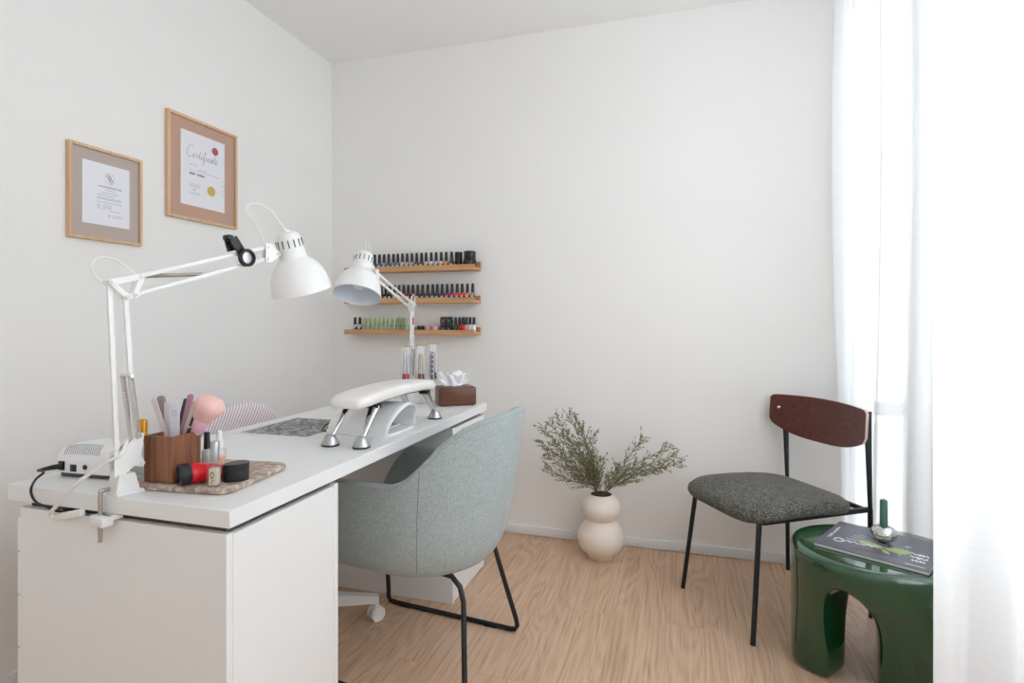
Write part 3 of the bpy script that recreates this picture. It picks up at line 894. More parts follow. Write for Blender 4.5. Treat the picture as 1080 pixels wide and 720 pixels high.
# sled frames
for sy in (-1, 1):
    yb, yt = sy * (.285 if sy > 0 else .200), sy * .150; bx = -.075 if sy > 0 else -.030
    pts = [(-.06, yt * .9, .345), (-.14, yt, .345), (-.195 + bx * .5, yt * 1.01, .338), (-.222 + bx * .55, yt * 1.03, .312), (-.232 + bx * .6, yt * 1.05, .27), (-.272 + bx, yb * .99, .05), (-.276 + bx, yb, .025), (-.268 + bx, yb, .012), (-.25 + bx, yb, .0085),
           (0, yb, .0085), (.215, yb, .0085), (.238, yb, .012), (.247, yb, .028), (.246, yb, .05), (.228, yt * 1.05, .27), (.218, yt * 1.03, .312), (.19, yt, .338), (.13, yt, .345), (.05, yt * .9, .345)]
    m = MB(); m.tube(pts, .0085, 10); fr = m.build('sled_leg', 'blackmetal', t)
    for xg in (-.20, .17):
        m = MB(); m.box((xg, yb, .006), (.05, .016, .012), bev=.003); m.build('glide', 'rubber', fr)
for x in (-.10, .10):
    m = MB(); m.bar((x, -.14, .345), (x, .14, .345), .02, .012); m.build('cross_bar', 'blackmetal', t)

# ------------------------------------------------------------------ technician's swivel chair behind the desk
t = thing('swivel_chair', 'white swivel chair on casters with pink and white striped backrest, behind the desk', 'chair', (-1.368, 1.706, 0), 0)
def star_leg(a):
    d = Vector((math.cos(a), math.sin(a), 0)); nrm = Vector((-d.y, d.x, 0))
    m = MB(); vs = []
    for f, wd, z0, z1 in ((.04, .024, .085, .135), (.20, .020, .072, .110), (.325, .015, .066, .092)):
        c = d * f; vs += [c + nrm * wd + Vector((0, 0, z0)), c - nrm * wd + Vector((0, 0, z0)), c - nrm * wd * .8 + Vector((0, 0, z1)), c + nrm * wd * .8 + Vector((0, 0, z1))]
    fs = [(i * 4 + k, i * 4 + (k + 1) % 4, i * 4 + 4 + (k + 1) % 4, i * 4 + 4 + k) for i in (0, 1) for k in range(4)] + [(0, 1, 2, 3), (8, 9, 10, 11)]
    m._new(vs, fs); lg = m.build('base_leg', 'white_plastic', t, sharp=30)
    c = d * .315
    m = MB(); m.tube([c + Vector((0, 0, .045)), c + Vector((0, 0, .075))], .008, 10)
    wa = a + PI / 2 + .5; wdv = Vector((math.cos(wa), math.sin(wa), 0))
    for s in (-1, 1):
        T = axis_T(c + wdv * s * .006 + Vector((0, 0, .0275)), wdv * s)
        m.lathe([(0, 0), (.0265, 0), (.0275, .003), (.0275, .013), (.0262, .0155), (.022, .0155), (.021, .0148), (0, .0148)], 24, T)
    m.build('caster', 'white_plastic', lg)
for k in range(5): star_leg(math.atan2(.166, .296) + k * 2 * PI / 5)
m = MB(); m.lathe([(0, .08), (.04, .08), (.036, .135), (.026, .14), (.026, .25), (.018, .25), (.018, .42), (0, .42)], 20); m.build('column', 'white_plastic', t)
m = MB(); m.box((-.110, .03, .45), (.30, .40, .075), bev=.035, seg=4); m.build('seat', 'stripe', t)
def cush(u, v):
    a = u * 2 * PI; n = 3.6; ca, sa = math.cos(a), math.sin(a)
    ey = math.copysign(abs(ca) ** (2 / n), ca); ez = math.copysign(abs(sa) ** (2 / n), sa)
    f = (v - .5) * 2; r = (1 - abs(f) ** 3.2) ** (1 / 3.2) if abs(f) < 1 else 0
    y = ey * r * .195 - .01; z = .645 + ez * r * .152
    return (-.275 + f * .045 + .20 * (y / .205) ** 2 * .25 - (z - .66) * .10, y + .042, z)
m = MB(); m.grid(cush, 56, 25, wrapu=True); bmesh.ops.remove_doubles(m.bm, verts=m.bm.verts, dist=.0005); m.build('backrest', 'stripe', t, sharp=80)
m = MB(); m.tube(spline([(-.05, 0, .405), (-.265, .02, .415), (-.32, .03, .48), (-.322, .035, .62)]), .016, 10); m.build('back_support', 'white_plastic', t)

# ------------------------------------------------------------------ double-bulb vase with dried sprigs
VX, VY = -.362, 2.662
t = thing('vase', 'cream ceramic vase of two stacked bulbs on the floor by the back wall', 'vase', (VX, VY, 0))
prof = [(0, .0), (.058, .0), (.062, .004)]
for a in np.linspace(-2.1 + PI / 2, PI / 2 + .62 + .45, 22): pass
def arc(cz, R, sq, a0, a1, n): return [(R * math.cos(a), cz + R * sq * math.sin(a)) for a in np.linspace(a0, a1, n)]
prof += arc(.096, .111, .86, -.95, .86, 16) + arc(.236, .094, .80, -.80, .92, 16)
prof += [(.0535, .298), (.0515, .3005), (.0485, .298), (.048, .27), (.06, .24), (0, .235)]
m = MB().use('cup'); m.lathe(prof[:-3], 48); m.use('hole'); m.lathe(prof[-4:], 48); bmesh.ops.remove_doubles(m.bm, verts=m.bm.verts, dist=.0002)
m.build('vase_body', 'cup', t, sharp=60)
# sprigs: tips given as photo points, spread in depth
rnd = random.Random(21)
def sprig(tipx, tipy, dy, bend, label, group, k):
    top = Vector((VX, VY, .298)); z0 = 2.60
    tip = at(tipx, tipy, z0 + dy)
    base = top + Vector((rnd.uniform(-.018, .018), rnd.uniform(-.018, .018), -.05))
    mid = base.lerp(tip, .5) + Vector((rnd.uniform(-.01, .01), rnd.uniform(-.01, .01), bend))
    out = Vector((tip.x - VX, tip.y - VY, 0)); 
    neck = top + out.normalized() * .026 * rnd.uniform(.5, 1) + Vector((0, 0, .012))
    path = spline([base, neck, mid, tip], 8)
    o = thing('dried_sprig', label, 'dried sprig', (VX, VY, .25), 0, group)
    tw = MB(); lf = MB()
    n = len(path); tw.tube(path, [lerp(.0022, .0007, i / (n - 1)) for i in range(n)], 5)
    def leaf(p, d, l):
        d = d.normalized(); sd = d.orthogonal().normalized(); sd = Matrix.Rotation(rnd.uniform(0, 6.28), 3, d) @ sd
        up_ = d.cross(sd); wv = l * .20
        vs = [p, p + d * l * .45 + sd * wv + up_ * wv * .3, p + d * l + up_ * l * .1, p + d * l * .45 - sd * wv + up_ * wv * .3]
        lf._new(vs, [(0, 1, 2), (0, 2, 3)])
    for i in range(11, n):
        f = i / (n - 1)
        for q in range(3):
            p = path[i]; d = (path[i] - path[i - 1]).normalized()
            rad = Vector((rnd.gauss(0, 1), rnd.gauss(0, .8), rnd.gauss(0, 1))); rad = (rad - d * rad.dot(d)).normalized()
            L_ = rnd.uniform(.03, .075) * (1.15 - .45 * f)
            dd = (d * 1.1 + rad * .75).normalized(); e = p + dd * L_
            if e.y > YB - .012: e.y = YB - .012
            bp = [p, p.lerp(e, .5) + rad * .003, e]; tw.tube(bp, [.0006, .0005, .0003], 4, cap=False)
            for s in range(11):
                g = rnd.uniform(.15, 1.05); pp = p.lerp(e, min(g, 1))
                ld = (dd + Vector((rnd.gauss(0, .6), rnd.gauss(0, .6), rnd.gauss(0, .6)))).normalized()
                leaf(pp, ld, rnd.uniform(.007, .0140))
    for v in list(lf.bm.verts) + list(tw.bm.verts):
        if v.co.y > YB - .006: v.co.y = YB - .006
    tw.build('twig', 'twig', o, world=True); fl = lf.build('foliage', 'leaf', o, world=True)
LG, RG = 'left bunch of dried sprigs in the cream vase', 'right bunch of dried sprigs in the cream vase'
LL = ['olive dried sprig in the left bunch of the cream vase', 'olive-brown dried sprig in the right bunch of the cream vase']
for k, (x, y, dy, b) in enumerate([(571, 466, .02, .03), (574, 452, -.03, .04), (581, 447, .05, .03), (590, 443, -.05, .03), (600, 439, .03, .02), (607, 442, -.02, .02), (614, 452, .06, .01), (625, 462, -.04, .0), (577, 480, -.02, .03), (585, 470, .07, .03), (578, 494, .04, .025), (598, 460, -.07, .02), (609, 470, .0, .015), (634, 486, -.03, .0)]):
    sprig(x, y, dy, b, LL[0], LG, k)
for k, (x, y, dy, b) in enumerate([(676, 463, .03, .02), (703, 472, -.03, .045), (710, 481, .04, .05), (716, 489, -.02, .05), (698, 492, .05, .035), (650, 492, -.05, .01)]):
    sprig(x, y, dy, b, LL[1], RG, k)

# ------------------------------------------------------------------ three picture ledges with polish
SX0, SX1, SYF = -1.806, -1.030, 2.728
def ledge(z0, lip, back, label):
    t = thing('picture_ledge', label, 'shelf', ((SX0 + SX1) / 2, YB, z0), 0, 'oak ledges on the back wall')
    hx = (SX1 - SX0) / 2; D = YB - SYF
    m = MB(); m.box((0, -D / 2 - .0005, .0076), (2 * hx, D - .026, .0132)); m.build('shelf_board', 'oak', t)
    m = MB(); m.box((0, -D + .006, lip / 2), (2 * hx, .012, lip), bev=.0008, seg=1); m.build('front_lip', 'oak', t)
    m = MB(); m.box((0, -.0065, back / 2), (2 * hx, .013, back), bev=.0008, seg=1); m.build('back_board', 'oak', t)
Z1, Z2, Z3 = 1.386, 1.214, 1.044
ledge(Z1, .030, .050, 'oak ledge holding dark polish bottles and black jars, topmost of three on the back wall')
ledge(Z2, .029, .040, 'oak ledge holding a full row of black-capped bottles, middle of three on the back wall')
ledge(Z3, .027, .040, 'oak ledge holding green bottles and pink jars, lowest of three on the back wall')
YS = 2.772
def colmat(hexc, rough=.25):
    k = 'c' + hexc
    if k not in M: M[k] = mat('polish_' + hexc.strip('#'), hexc, rough, var=.04)
    return k
capmesh = {}
def shared(key, fn):
    if key not in capmesh: capmesh[key] = fn()
    return capmesh[key]
def add(parent, name, me):
    o = bpy.data.objects.new(name, me); COL.objects.link(o); o.parent = parent; return o
def mk(fn, m):
    b = MB(); fn(b); o = b.build('tmp', m); me = o.data; bpy.data.objects.remove(o); return me
def gel_bottle(x, z, colr, label, group, hcap=.046, lab=True):
    t = thing('polish_bottle', label, 'polish bottle', (x, YS, z + .0142), 0, group)
    def body(b):
        b.use('black'); b.lathe([(0, 0), (.0110, 0), (.0122, .002), (.0122, .026)], 18)
        b.use(colmat(colr)); b.lathe([(.0122, .026), (.0122, .034), (.0110, .039), (.007, .041), (0, .041)], 18)
    add(t, 'bottle_body', shared('gb' + colr, lambda: mk(body, None))).name = 'bottle_body'
    c = add(t, 'cap', shared('gc%.3f' % hcap, lambda: mk(lambda b: b.lathe([(0, .039), (.0088, .039), (.0086, .045), (.0074, .043 + hcap * .8), (.0064, .043 + hcap * .95), (.0045, .043 + hcap), (0, .043 + hcap)], 14), 'black')))
    if lab:
        def lb(b):
            R_ = .01235; a0 = -PI / 2 + .05
            b.grid(lambda u, v: (R_ * math.cos(a0 - .75 + u * 1.25), R_ * math.sin(a0 - .75 + u * 1.25), .0165 + v * .0085), 8, 2)
        add(t, 'label_mark', shared('gl', lambda: mk(lb, 'label')))
    return t
ORD = ['', 'first', 'second', 'third', 'fourth', 'fifth', 'sixth', 'seventh', 'eighth', 'ninth', 'tenth', 'eleventh', 'twelfth', 'thirteenth', 'fourteenth', 'fifteenth', 'sixteenth', 'seventeenth', 'eighteenth', 'nineteenth', 'twentieth', 'twenty-first']
def px_on(px, Y): 
    r = ray(px, 338); return r.x * (Y / r.y)
row1 = [(390.3, 'navy', '#3c5f9c'), (395.2, 'navy', '#3a5c98'), (400.3, 'blue', '#4d72b0'), (405.2, 'pale blue', '#8fa6d0'), (410, 'blue', '#46669c'), (415, 'grey-blue', '#8596ac'), (419.5, 'slate', '#6d7f92'),
        (424.4, 'pearl grey', '#c9c6cb'), (429.4, 'pale grey', '#b9b8b4'), (434.4, 'grey', '#a5a5a0'), (439.5, 'brown', '#7a5a52'), (444.6, 'dark brown', '#6b4644'), (449.4, 'beige', '#d0c4c2'),
        (454.9, 'off-white', '#d9d6de'), (460, 'pale lilac', '#cfc1d4'), (465.5, 'soft pink', '#e6bcc0'), (470.6, 'amber', '#d59a1c'), (476.3, 'deep red', '#5c1c20')]
n1 = len(row1)
for i, (px, nm, cc) in enumerate(row1):
    gel_bottle(px_on(px, YS), Z1, cc, '%s polish bottle with black cap, %s left of the black jars on top ledge' % (nm, ORD[n1 - i]), 'black-capped bottles on the top ledge')
def tub(px0, px1, z, h, label, group, m='black', lid=.35, name='jar', cat='jar', ribs=False):
    x0, x1 = px_on(px0, YS), px_on(px1, YS); r = (x1 - x0) / 2
    t = thing(name, label, cat, ((x0 + x1) / 2, YS, z), 0, group)
    k = h * (1 - lid)
    b = MB(); b.lathe([(0, 0), (r * .92, 0), (r * .96, .002), (r * .96, k), (0, k)], 24); b.build('jar_body', m, t)
    b = MB(); b.lathe([(0, k), (r, k), (r, h - .002), (r * .95, h), (0, h)], 24); b.build('lid', m, t)
    return t
zb = Z1 + .0142
tub(480, 487.3, zb, .038, 'smaller black jar under another, beside the deep red bottle on top ledge', 'black jars on the top ledge')
tub(480, 487.3, zb + .0382, .046, 'smaller black jar stacked on another, beside the deep red bottle on top ledge', 'black jars on the top ledge')
tub(489.0, 501.8, zb, .042, 'wider black jar at the bottom of the pair by the top ledge right end', 'black jars on the top ledge')
tub(489.5, 501.5, zb + .0422, .044, 'wider black jar at the top of the pair by the top ledge right end', 'black jars on the top ledge')
row2 = [(402.5, 'black', '#2a2426'), (407, 'black', '#2b2526'), (411.3, 'dark plum', '#3b1f26'), (416.3, 'crimson', '#a01830'), (421, 'dark red', '#8a1830'), (426, 'red', '#b31c38'), (430.7, 'wine red', '#98183a'), (435.5, 'berry red', '#8c1a34'), (440.7, 'maroon', '#6a1a2a'),
        (445.8, 'black', '#28252a'), (451.3, 'black', '#232226'), (456.4, 'black', '#202126'), (461.3, 'charcoal', '#2c2c32'), (466.5, 'smoky mauve', '#4a3a48'), (471.5, 'magenta', '#a82470'), (476.9, 'fuchsia', '#d01c84'), (482.3, 'coral pink', '#ee3458'), (487.5, 'orange-red', '#f2502c'), (493, 'bright orange', '#f4643a'), (498.6, 'grey', '#8c8f9a')]
n2 = len(row2)
for i, (px, nm, cc) in enumerate(row2):
    gel_bottle(px_on(px, YS), Z2, cc, '%s polish bottle with black cap, %s from right end of middle ledge' % (nm, ORD[n2 - i]), 'black-capped bottles on the middle ledge')
for k, px in enumerate((374.5, 379.6)):
    t = gel_bottle(px_on(px, YS), Z3, '#cfd0dc', ('leftmost' if k == 0 else 'second') + ' black-capped bottle with white shoulders left of the green bottles on lowest ledge', 'black and white bottles on the lowest ledge', hcap=.038)
def square_bottle(x, z, label, group, dark):
    t = thing('polish_bottle', label, 'polish bottle', (x, YS, z + .0142), 0, group)
    g1, g2 = (('#8b9a78', '#7e8f72') if dark else ('#bccaa0', '#a7b692'))
    add(t, 'bottle_body', shared('sb%d' % dark, lambda: mk(lambda b: b.box((0, 0, .019), (.0245, .0245, .038), bev=.003), colmat(g2, .5))))
    add(t, 'cap', shared('sc%d' % dark, lambda: mk(lambda b: b.box((0, 0, .0575), (.0150, .0150, .039), bev=.002), colmat(g1, .5))))
    add(t, 'label_mark', shared('sl', lambda: mk(lambda b: b.box((0, -.01245, .024), (.012, .0004, .0018)), 'label')))
for k in range(11):
    square_bottle(px_on(384.6 + 4.55 * k, YS), Z3, 'square sage green polish bottle, %s from the left in its row on lowest ledge' % ORD[k + 1], 'green bottles on the lowest ledge', k in (8, 9))
zb = Z3 + .0142
tub(432.8, 435.4, zb, .030, 'small black pot half hidden behind the far lamp post on lowest ledge', 'small pots on the lowest ledge')
t = tub(440.2, 447.4, zb, .034, 'low black pot with white mark right of the far lamp post on lowest ledge', 'small pots on the lowest ledge')
r_ = (px_on(447.4, YS) - px_on(440.2, YS)) / 2
b = MB(); b.box((0, -r_ - .0002, .012), (.008, .0006, .004)); b.build('label_mark', 'label', t)
M['pinkjar'] = mat('pink_jar', '#d3a4a0', .4)
tub(448.2, 454.2, zb, .034, 'smaller pink pot right of the low black pot on lowest ledge', 'small pots on the lowest ledge', 'pinkjar')
tub(454.6, 463.4, zb, .034, 'wider pink pot between the small pink pot and dark boxes on lowest ledge', 'small pots on the lowest ledge', 'pinkjar')
def carton(px0, px1, z, h, col, label, **kw):
    x0, x1 = px_on(px0, YS), px_on(px1, YS); w_ = x1 - x0
    t = thing('small_jar', label, 'jar', ((x0 + x1) / 2, YS, z), 0, 'dark square jars on the lowest ledge')
    b = MB(); b.box((0, 0, h * .31), (w_ * .96, .03, h * .62), bev=.0025); b.build('jar_body', colmat(col, .3), t)
    b = MB(); b.box((0, 0, h * .81), (w_ * .88, .028, h * .36), bev=.002); b.build('lid', colmat(col, .3), t)
    b = MB(); b.box((0, -.0151, h * .4), (w_ * .3, .0006, .003)); b.build('label_mark', 'label', t)
carton(465.0, 471.4, zb, .042, '#2d2038', 'dark violet square jar under the maroon one on lowest ledge')
carton(465.0, 471.4, zb + .0422, .040, '#472433', 'maroon square jar stacked on the dark violet one on lowest ledge')
carton(471.8, 477.0, zb, .042, '#14362e', 'dark green square jar under its twin on lowest ledge')
carton(471.8, 477.0, zb + .0422, .040, '#153c33', 'dark green square jar stacked on its twin on lowest ledge')
def lacquer(px, dy, col, nm, where):
    t = thing('polish_bottle', '%s lacquer bottle with black cap, %s' % (nm, where), 'polish bottle', (px_on(px, YS + dy), YS + dy, Z3 + .0142), 0, 'lacquer bottles at the right end of the lowest ledge')
    b = MB(); b.lathe([(0, 0), (.009, 0), (.0105, .002), (.0105, .034), (.008, .040), (.005, .042), (0, .042)], 18); b.build('bottle_body', colmat(col, .18), t)
    b = MB(); b.lathe([(0, .041), (.0085, .041), (.0080, .078), (.007, .080), (0, .080)], 16); b.build('cap', 'black', t)
lacquer(480.6, 0, '#3d4034', 'dark olive', 'next to the dark green jars on lowest ledge')
lacquer(484.8, 0, '#8c1f24', 'dark red', 'between olive and bright red ones on lowest ledge')
lacquer(488.4, -.0, '#d8202a', 'bright red', 'left of the salmon one on lowest ledge')
lacquer(491.9, .0, '#dd9a94', 'salmon', 'right of the bright red one on lowest ledge')
lacquer(495.8, 0, '#e2d6e6', 'pale lilac', 'second from right end of lowest ledge')
lacquer(499.9, 0, '#ecebf2', 'white', 'last at right end of lowest ledge')

# ------------------------------------------------------------------ balanced-arm lamps
def lamp(label, B, d, J, shade_top, shade_axis, loops, flip):
    B = Vector((B[0], B[1], 0)); d = Vector((d[0], d[1], 0)).normalized(); n = Vector((d.y, -d.x, 0)) * flip
    t = thing('desk_lamp', label, 'desk lamp', (B.x, B.y, DT), 0, 'white balanced-arm lamps on the desk')
    P = lambda s, z, o=0: B + d * s + n * o + Vector((0, 0, z))
    W = dict(parent=t, world=True)
    frame4 = Matrix((d, n, Vector((0, 0, 1)))).transposed().to_4x4()
    LT = Matrix.Translation(B) @ frame4           # local: x along the arm plane, y sideways, z up
    # clamp
    m = MB()
    m.box((.022, 0, DT + .004), (.064, .046, .008), LT, bev=.002)
    m.prism([(-.010, DT + .006), (.038, DT + .006), (.028, DT + .045), (-.004, DT + .045)], .036, LT @ Matrix(((1, 0, 0, 0), (0, 0, -1, .018), (0, 1, 0, 0), (0, 0, 0, 1))))
    m.tube([P(0, DT + .04), P(0, DT + .055)], .011, 14)
    cl = m.build('clamp', 'white_plastic', **W)
    e = J['edge']   # s of the table edge face
    m = MB(); m.tube(spline([P(-.008, DT + .014, .012), P(e - .011, DT + .014, .012), P(e - .014, DT + .008, .012), P(e - .014, DT - .02, .012), P(e - .014, DT - .094, .012)], 4), .0042, 10); m.build('clamp_screw', 'steel', **W)
    m = MB()
    m.box((e - .0145, .006, DT - .0465), (.024, .050, .020), LT, bev=.003); m.box((e + .002, .0, DT - .041), (.026, .040, .009), LT, bev=.001)
    m.build('clamp_jaw', 'white_plastic', **W)
    # pivot bracket at the foot of the arms
    m = MB()
    for o_ in (-.010, .010):
        prof = [(-.010, DT + .045), (.012, DT + .045), (.030, DT + .058), (.047, DT + .052), (.052, DT + .060), (.044, DT + .078), (.050, DT + .126), (.040, DT + .130), (.010, DT + .098), (-.010, DT + .094)]
        m.prism(prof, .003, LT @ Matrix(((1, 0, 0, 0), (0, 0, -1, o_ + .0015), (0, 1, 0, 0), (0, 0, 0, 1))))
    for s, z in ((.0, DT + .088), (.045, DT + .060), (.038, DT + .118)): m.tube([P(s, z, -.0155), P(s, z, .0155)], .0042, 10)
    m.tube([P(.002, DT + .05, 0), P(.002, DT + .09, 0)], .007, 10)
    br = m.build('foot_bracket', 'white_metal', **W)
    A, Bj, Cj, D, tR, bR = [J[k] for k in ('A', 'B', 'C', 'D', 'tR', 'bR')]
    pin = J['pin']
    m = MB()
    m.bar(P(0, DT + .088), P(*A), .0095, .0075, .001, upv=n); m.bar(P(.036, DT + .115), P(*Bj), .0095, .0075, .001, upv=n)
    la = m.build('lower_arm', 'white_metal', **W)
    m = MB(); m.tube([P(pin[0], pin[1], -.021), P(pin[0], pin[1], .021)], .0032, 10); m.build('spring_pin', 'chrome', **W)
    for o_ in (-.016, .016):
        a, b = P(pin[0], pin[1] - .003, o_), P(.037, DT + .118, o_); L_ = (b - a).length; dd = (b - a).normalized(); x = dd.orthogonal().normalized(); y = dd.cross(x)
        m = MB(); nT = 30; q = nT * 8
        m.tube([a + dd * (L_ * i / q) + (x * math.cos(i / 8 * 2 * PI) + y * math.sin(i / 8 * 2 * PI)) * .0046 for i in range(q + 1)], .0011, 5); m.build('spring', 'steel', **W)
    # elbow bracket
    m = MB()
    for o_ in (-.009, .009):
        def plate(p, q, w_): m.bar(P(*p, o_), P(*q, o_), w_, .0022, upv=n)
        plate(A, D, .013); plate(A, Bj, .011); plate(Bj, Cj, .012); plate(Cj, D, .011)
    for j in (A, Bj, Cj, D): m.tube([P(*j, -.0135), P(*j, .0135)], .0052, 12)
    eb = m.build('elbow_bracket', 'white_metal', **W)
    m = MB()
    for j in (A, Bj, Cj):
        for o_ in (-.0135, .0135): m.tube([P(*j, o_), P(*j, o_ * 1.12)], .0026, 8)
    m.build('screws', 'steel', eb, world=True)
    m = MB(); m.bar(P(*D), P(*tR), .0095, .0075, .001, upv=n); m.bar(P(*Cj), P(*bR), .0095, .0075, .001, upv=n); m.build('upper_arm', 'white_metal', **W)
    sp = J['sp']
    m = MB(); a, b = P(D[0], D[1], .012), P(*sp, .012); L_ = (b - a).length; dd = (b - a).normalized(); x = dd.orthogonal().normalized(); y = dd.cross(x)
    q = 60 * 6; m.tube([a + dd * (L_ * i / q) + (x * math.cos(i / 6 * 2 * PI) + y * math.sin(i / 6 * 2 * PI)) * .0040 for i in range(q + 1)], .0012, 4); m.tube([a, b], .0036, 8)
    m.build('spring', 'steel', **W)
    # head bracket
    piv, piv2 = J['piv'], J['piv2']
    m = MB()
    for o_ in (-.008, .008):
        m.prism([(tR[0] - .010, tR[1] + .010), (tR[0] + .008, tR[1] + .011), (piv[0] + .004, piv[1] + .004), (piv[0] + .004, piv[1] - .006), (bR[0] + .008, bR[1] - .010), (bR[0] - .008, bR[1] - .010)], .0022, LT @ Matrix(((1, 0, 0, 0), (0, 0, -1, o_ + .0011), (0, 1, 0, 0), (0, 0, 0, 1))))
    for j in (tR, bR): m.tube([P(*j, -.0125), P(*j, .0125)], .0042, 10)
    m.bar(P(*piv), P(*piv2), .012, .012, .002)
    hb = m.build('head_bracket', 'white_metal', **W)
    m = MB(); m.tube([P(*piv, -.012), P(*piv, .012)], .003, 8); m.tube([P(*piv2, -.006), P(*piv2, .006)], .0075, 12); m.build('knob', 'steel', hb, world=True)
    # shade
    ax = Vector(shade_axis).normalized(); T = axis_T(Vector(shade_top), ax)
    m = MB().use('white_metal')
    op = [(0, -.004), (.010, -.004), (.011, 0), (.021, .001), (.0285, .005), (.0325, .012), (.0345, .022), (.0362, .046), (.0375, .070), (.0385, .0745), (.041, .078), (.0525, .088), (.0640, .101), (.0730, .118), (.0790, .137), (.0828, .157), (.0848, .172), (.0850, .176)]
    m.lathe(op, 48, T)
    m.use('shade_in'); m.lathe([(.0850, .176), (.0835, .176), (.0812, .156), (.0770, .137), (.0710, .119), (.0620, .103), (.0510, .091), (.0395, .082), (.030, .078), (0, .078)], 48, T)
    bmesh.ops.remove_doubles(m.bm, verts=m.bm.verts, dist=.0002)
    sh_ = m.build('lamp_shade', 'white_metal', sharp=50, **W)
    m = MB()
    for k in range(14):
        a = 2 * PI * k / 14
        m.box((.0352, 0, .034), (.0030, .0030, .022), T @ Rz(a), bev=0)
    m.build('vent_slots', 'darkgrey', sh_, world=True)
    m = MB(); m.lathe([(0, .076), (.014, .076), (.014, .088), (.020, .100), (.027, .116), (.028, .126), (.024, .140), (.012, .149), (0, .151)], 24, T); m.build('bulb', 'white_gloss', sh_, world=True)
    for lp in loops:
        m = MB(); m.tube(spline(lp, 8), .0022 if lp is not loops[-1] or len(loops) < 3 else .0042, 8); m.build('power_cord', 'cable_w', **W)
    return t, P
B1, d1 = (-1.160, .905), (.197, .980)
J1 = dict(edge=-.012, A=(-.015, 1.201), B=(.017, 1.172), C=(.033, 1.176), D=(.047, 1.219), tR=(.376, 1.321), bR=(.374, 1.289), pin=(.020, 1.000), sp=(.197, 1.234), piv=(.405, 1.305), piv2=(.420, 1.307))
def P1(s, z, o=0):
    d = Vector((*d1, 0)).normalized(); n = Vector((d.y, -d.x, 0)); return Vector((*B1, 0)) + d * s + n * o + Vector((0, 0, z))
head1 = P1(.440, 1.372) 
loops1 = [[P1(-.015, 1.195), P1(-.034, 1.205), P1(-.048, 1.228), P1(-.040, 1.247), P1(-.022, 1.253), P1(.005, 1.247), P1(.035, 1.225), P1(.049, 1.217)],
          [P1(.368, 1.320), P1(.364, 1.345), P1(.340, 1.380), P1(.316, 1.405), P1(.318, 1.425), P1(.347, 1.434), P1(.385, 1.424), P1(.425, 1.388), P1(.440, 1.376)],
          [P1(.02, .86, .0), P1(.0, .835, .016), P1(-.02, .815, -.01), (-1.225, .868, .775), (-1.285, .868, .722), (-1.312, .872, .700), (-1.305, .878, .693)]]
lampA, _ = lamp('white spring-arm lamp clamped at the near corner of the desk, shade pointing down', B1, d1, J1, head1, P1(.492, 1.205) - head1 + Vector((.004, 0, 0)), loops1, -1)
B2, d2 = (-1.212, 2.390), (.154, -.988)
def P2(s, z, o=0):
    d = Vector((*d2, 0)).normalized(); n = Vector((d.y, -d.x, 0)); return Vector((*B2, 0)) + d * s + n * o + Vector((0, 0, z))
J2 = dict(edge=-.027, A=(-.012, 1.198), B=(.016, 1.170), C=(.024, 1.176), D=(.038, 1.208), tR=(.455, 1.310), bR=(.442, 1.281), pin=(.018, .985), sp=(.20, 1.235), piv=(.482, 1.318), piv2=(.505, 1.322))
top2 = P2(.561, 1.371)
loops2 = [[P2(-.012, 1.19), P2(-.028, 1.20), P2(-.040, 1.222), P2(-.028, 1.242), P2(-.005, 1.242), P2(.02, 1.222), P2(.038, 1.208)],
          [P2(.455, 1.312), at(392, 275, 2.185), at(390, 263, 2.17), at(388, 253, 2.14), at(386.3, 250, 2.11), at(386, 256, 2.09), P2(.561, 1.373)]]
lampB, _ = lamp('white spring-arm lamp clamped at the far end of the desk, open shade facing the room', B2, d2, J2, top2, P2(.630, 1.219) - top2, loops2, 1)
m = MB(); m.bar(P2(0, 1.103), P2(0, 1.135), .0115, .0095, .001); o = m.build('red_tape', 'redtape', lampB, world=True); o['label'] = 'red tape wrapped round the lamp arm'
# cord switch under the table edge, belongs to the near lamp
m = MB(); m.box((0, 0, 0), (.088, .013, .016), T3(-1.272, .885, .698) @ Matrix.Rotation(-.22, 4, 'Y') @ Rz(.0), bev=.005, seg=3); m.build('cord_switch', 'white_plastic', lampA, world=True)

# black clip-on lens on the near lamp's arm
cpos, rpos = P1(.276, 1.308, .006), P1(.302, 1.284, -.0)
d = Vector((*d1, 0)).normalized(); nn = Vector((d.y, -d.x, 0))
t = thing('clip_on_lens', 'small black clip with a round silver lens, gripping the near lamp arm', 'clip', (cpos.x, cpos.y, cpos.z))
armd = (P1(.376, 1.321) - P1(.047, 1.219)).normalized(); upd = armd.cross(nn).normalized()
if upd.z < 0: upd = -upd
ln = (rpos - cpos)
topc = P1(.266, 1.332)
m = MB(); m.bar(topc + nn * .010, rpos + nn * .010 + (topc - rpos).normalized() * .02, .024, .006, .002, upv=nn); m.bar(topc - nn * .010, P1(.276, 1.300) - nn * .010, .022, .006, .002, upv=nn)
m.bar(topc + nn * .012 + d * -.006, topc - nn * .012 + d * -.006, .016, .014, .003); m.build('clip_jaws', 'black', t, world=True)
T = axis_T(rpos + nn * .010, nn)
m = MB(); m.lathe([(.0150, 0), (.0215, 0), (.0232, .002), (.0232, .011), (.0215, .013), (.0165, .013), (.0150, .011), (.0150, 0)], 32, T); m.build('ring', 'black', t, world=True, sharp=50)
m = MB(); m.lathe([(0, .003), (.0152, .003), (.0152, .008), (.006, .0095), (0, .0098)], 28, T); m.build('lens', 'silver', t, world=True)

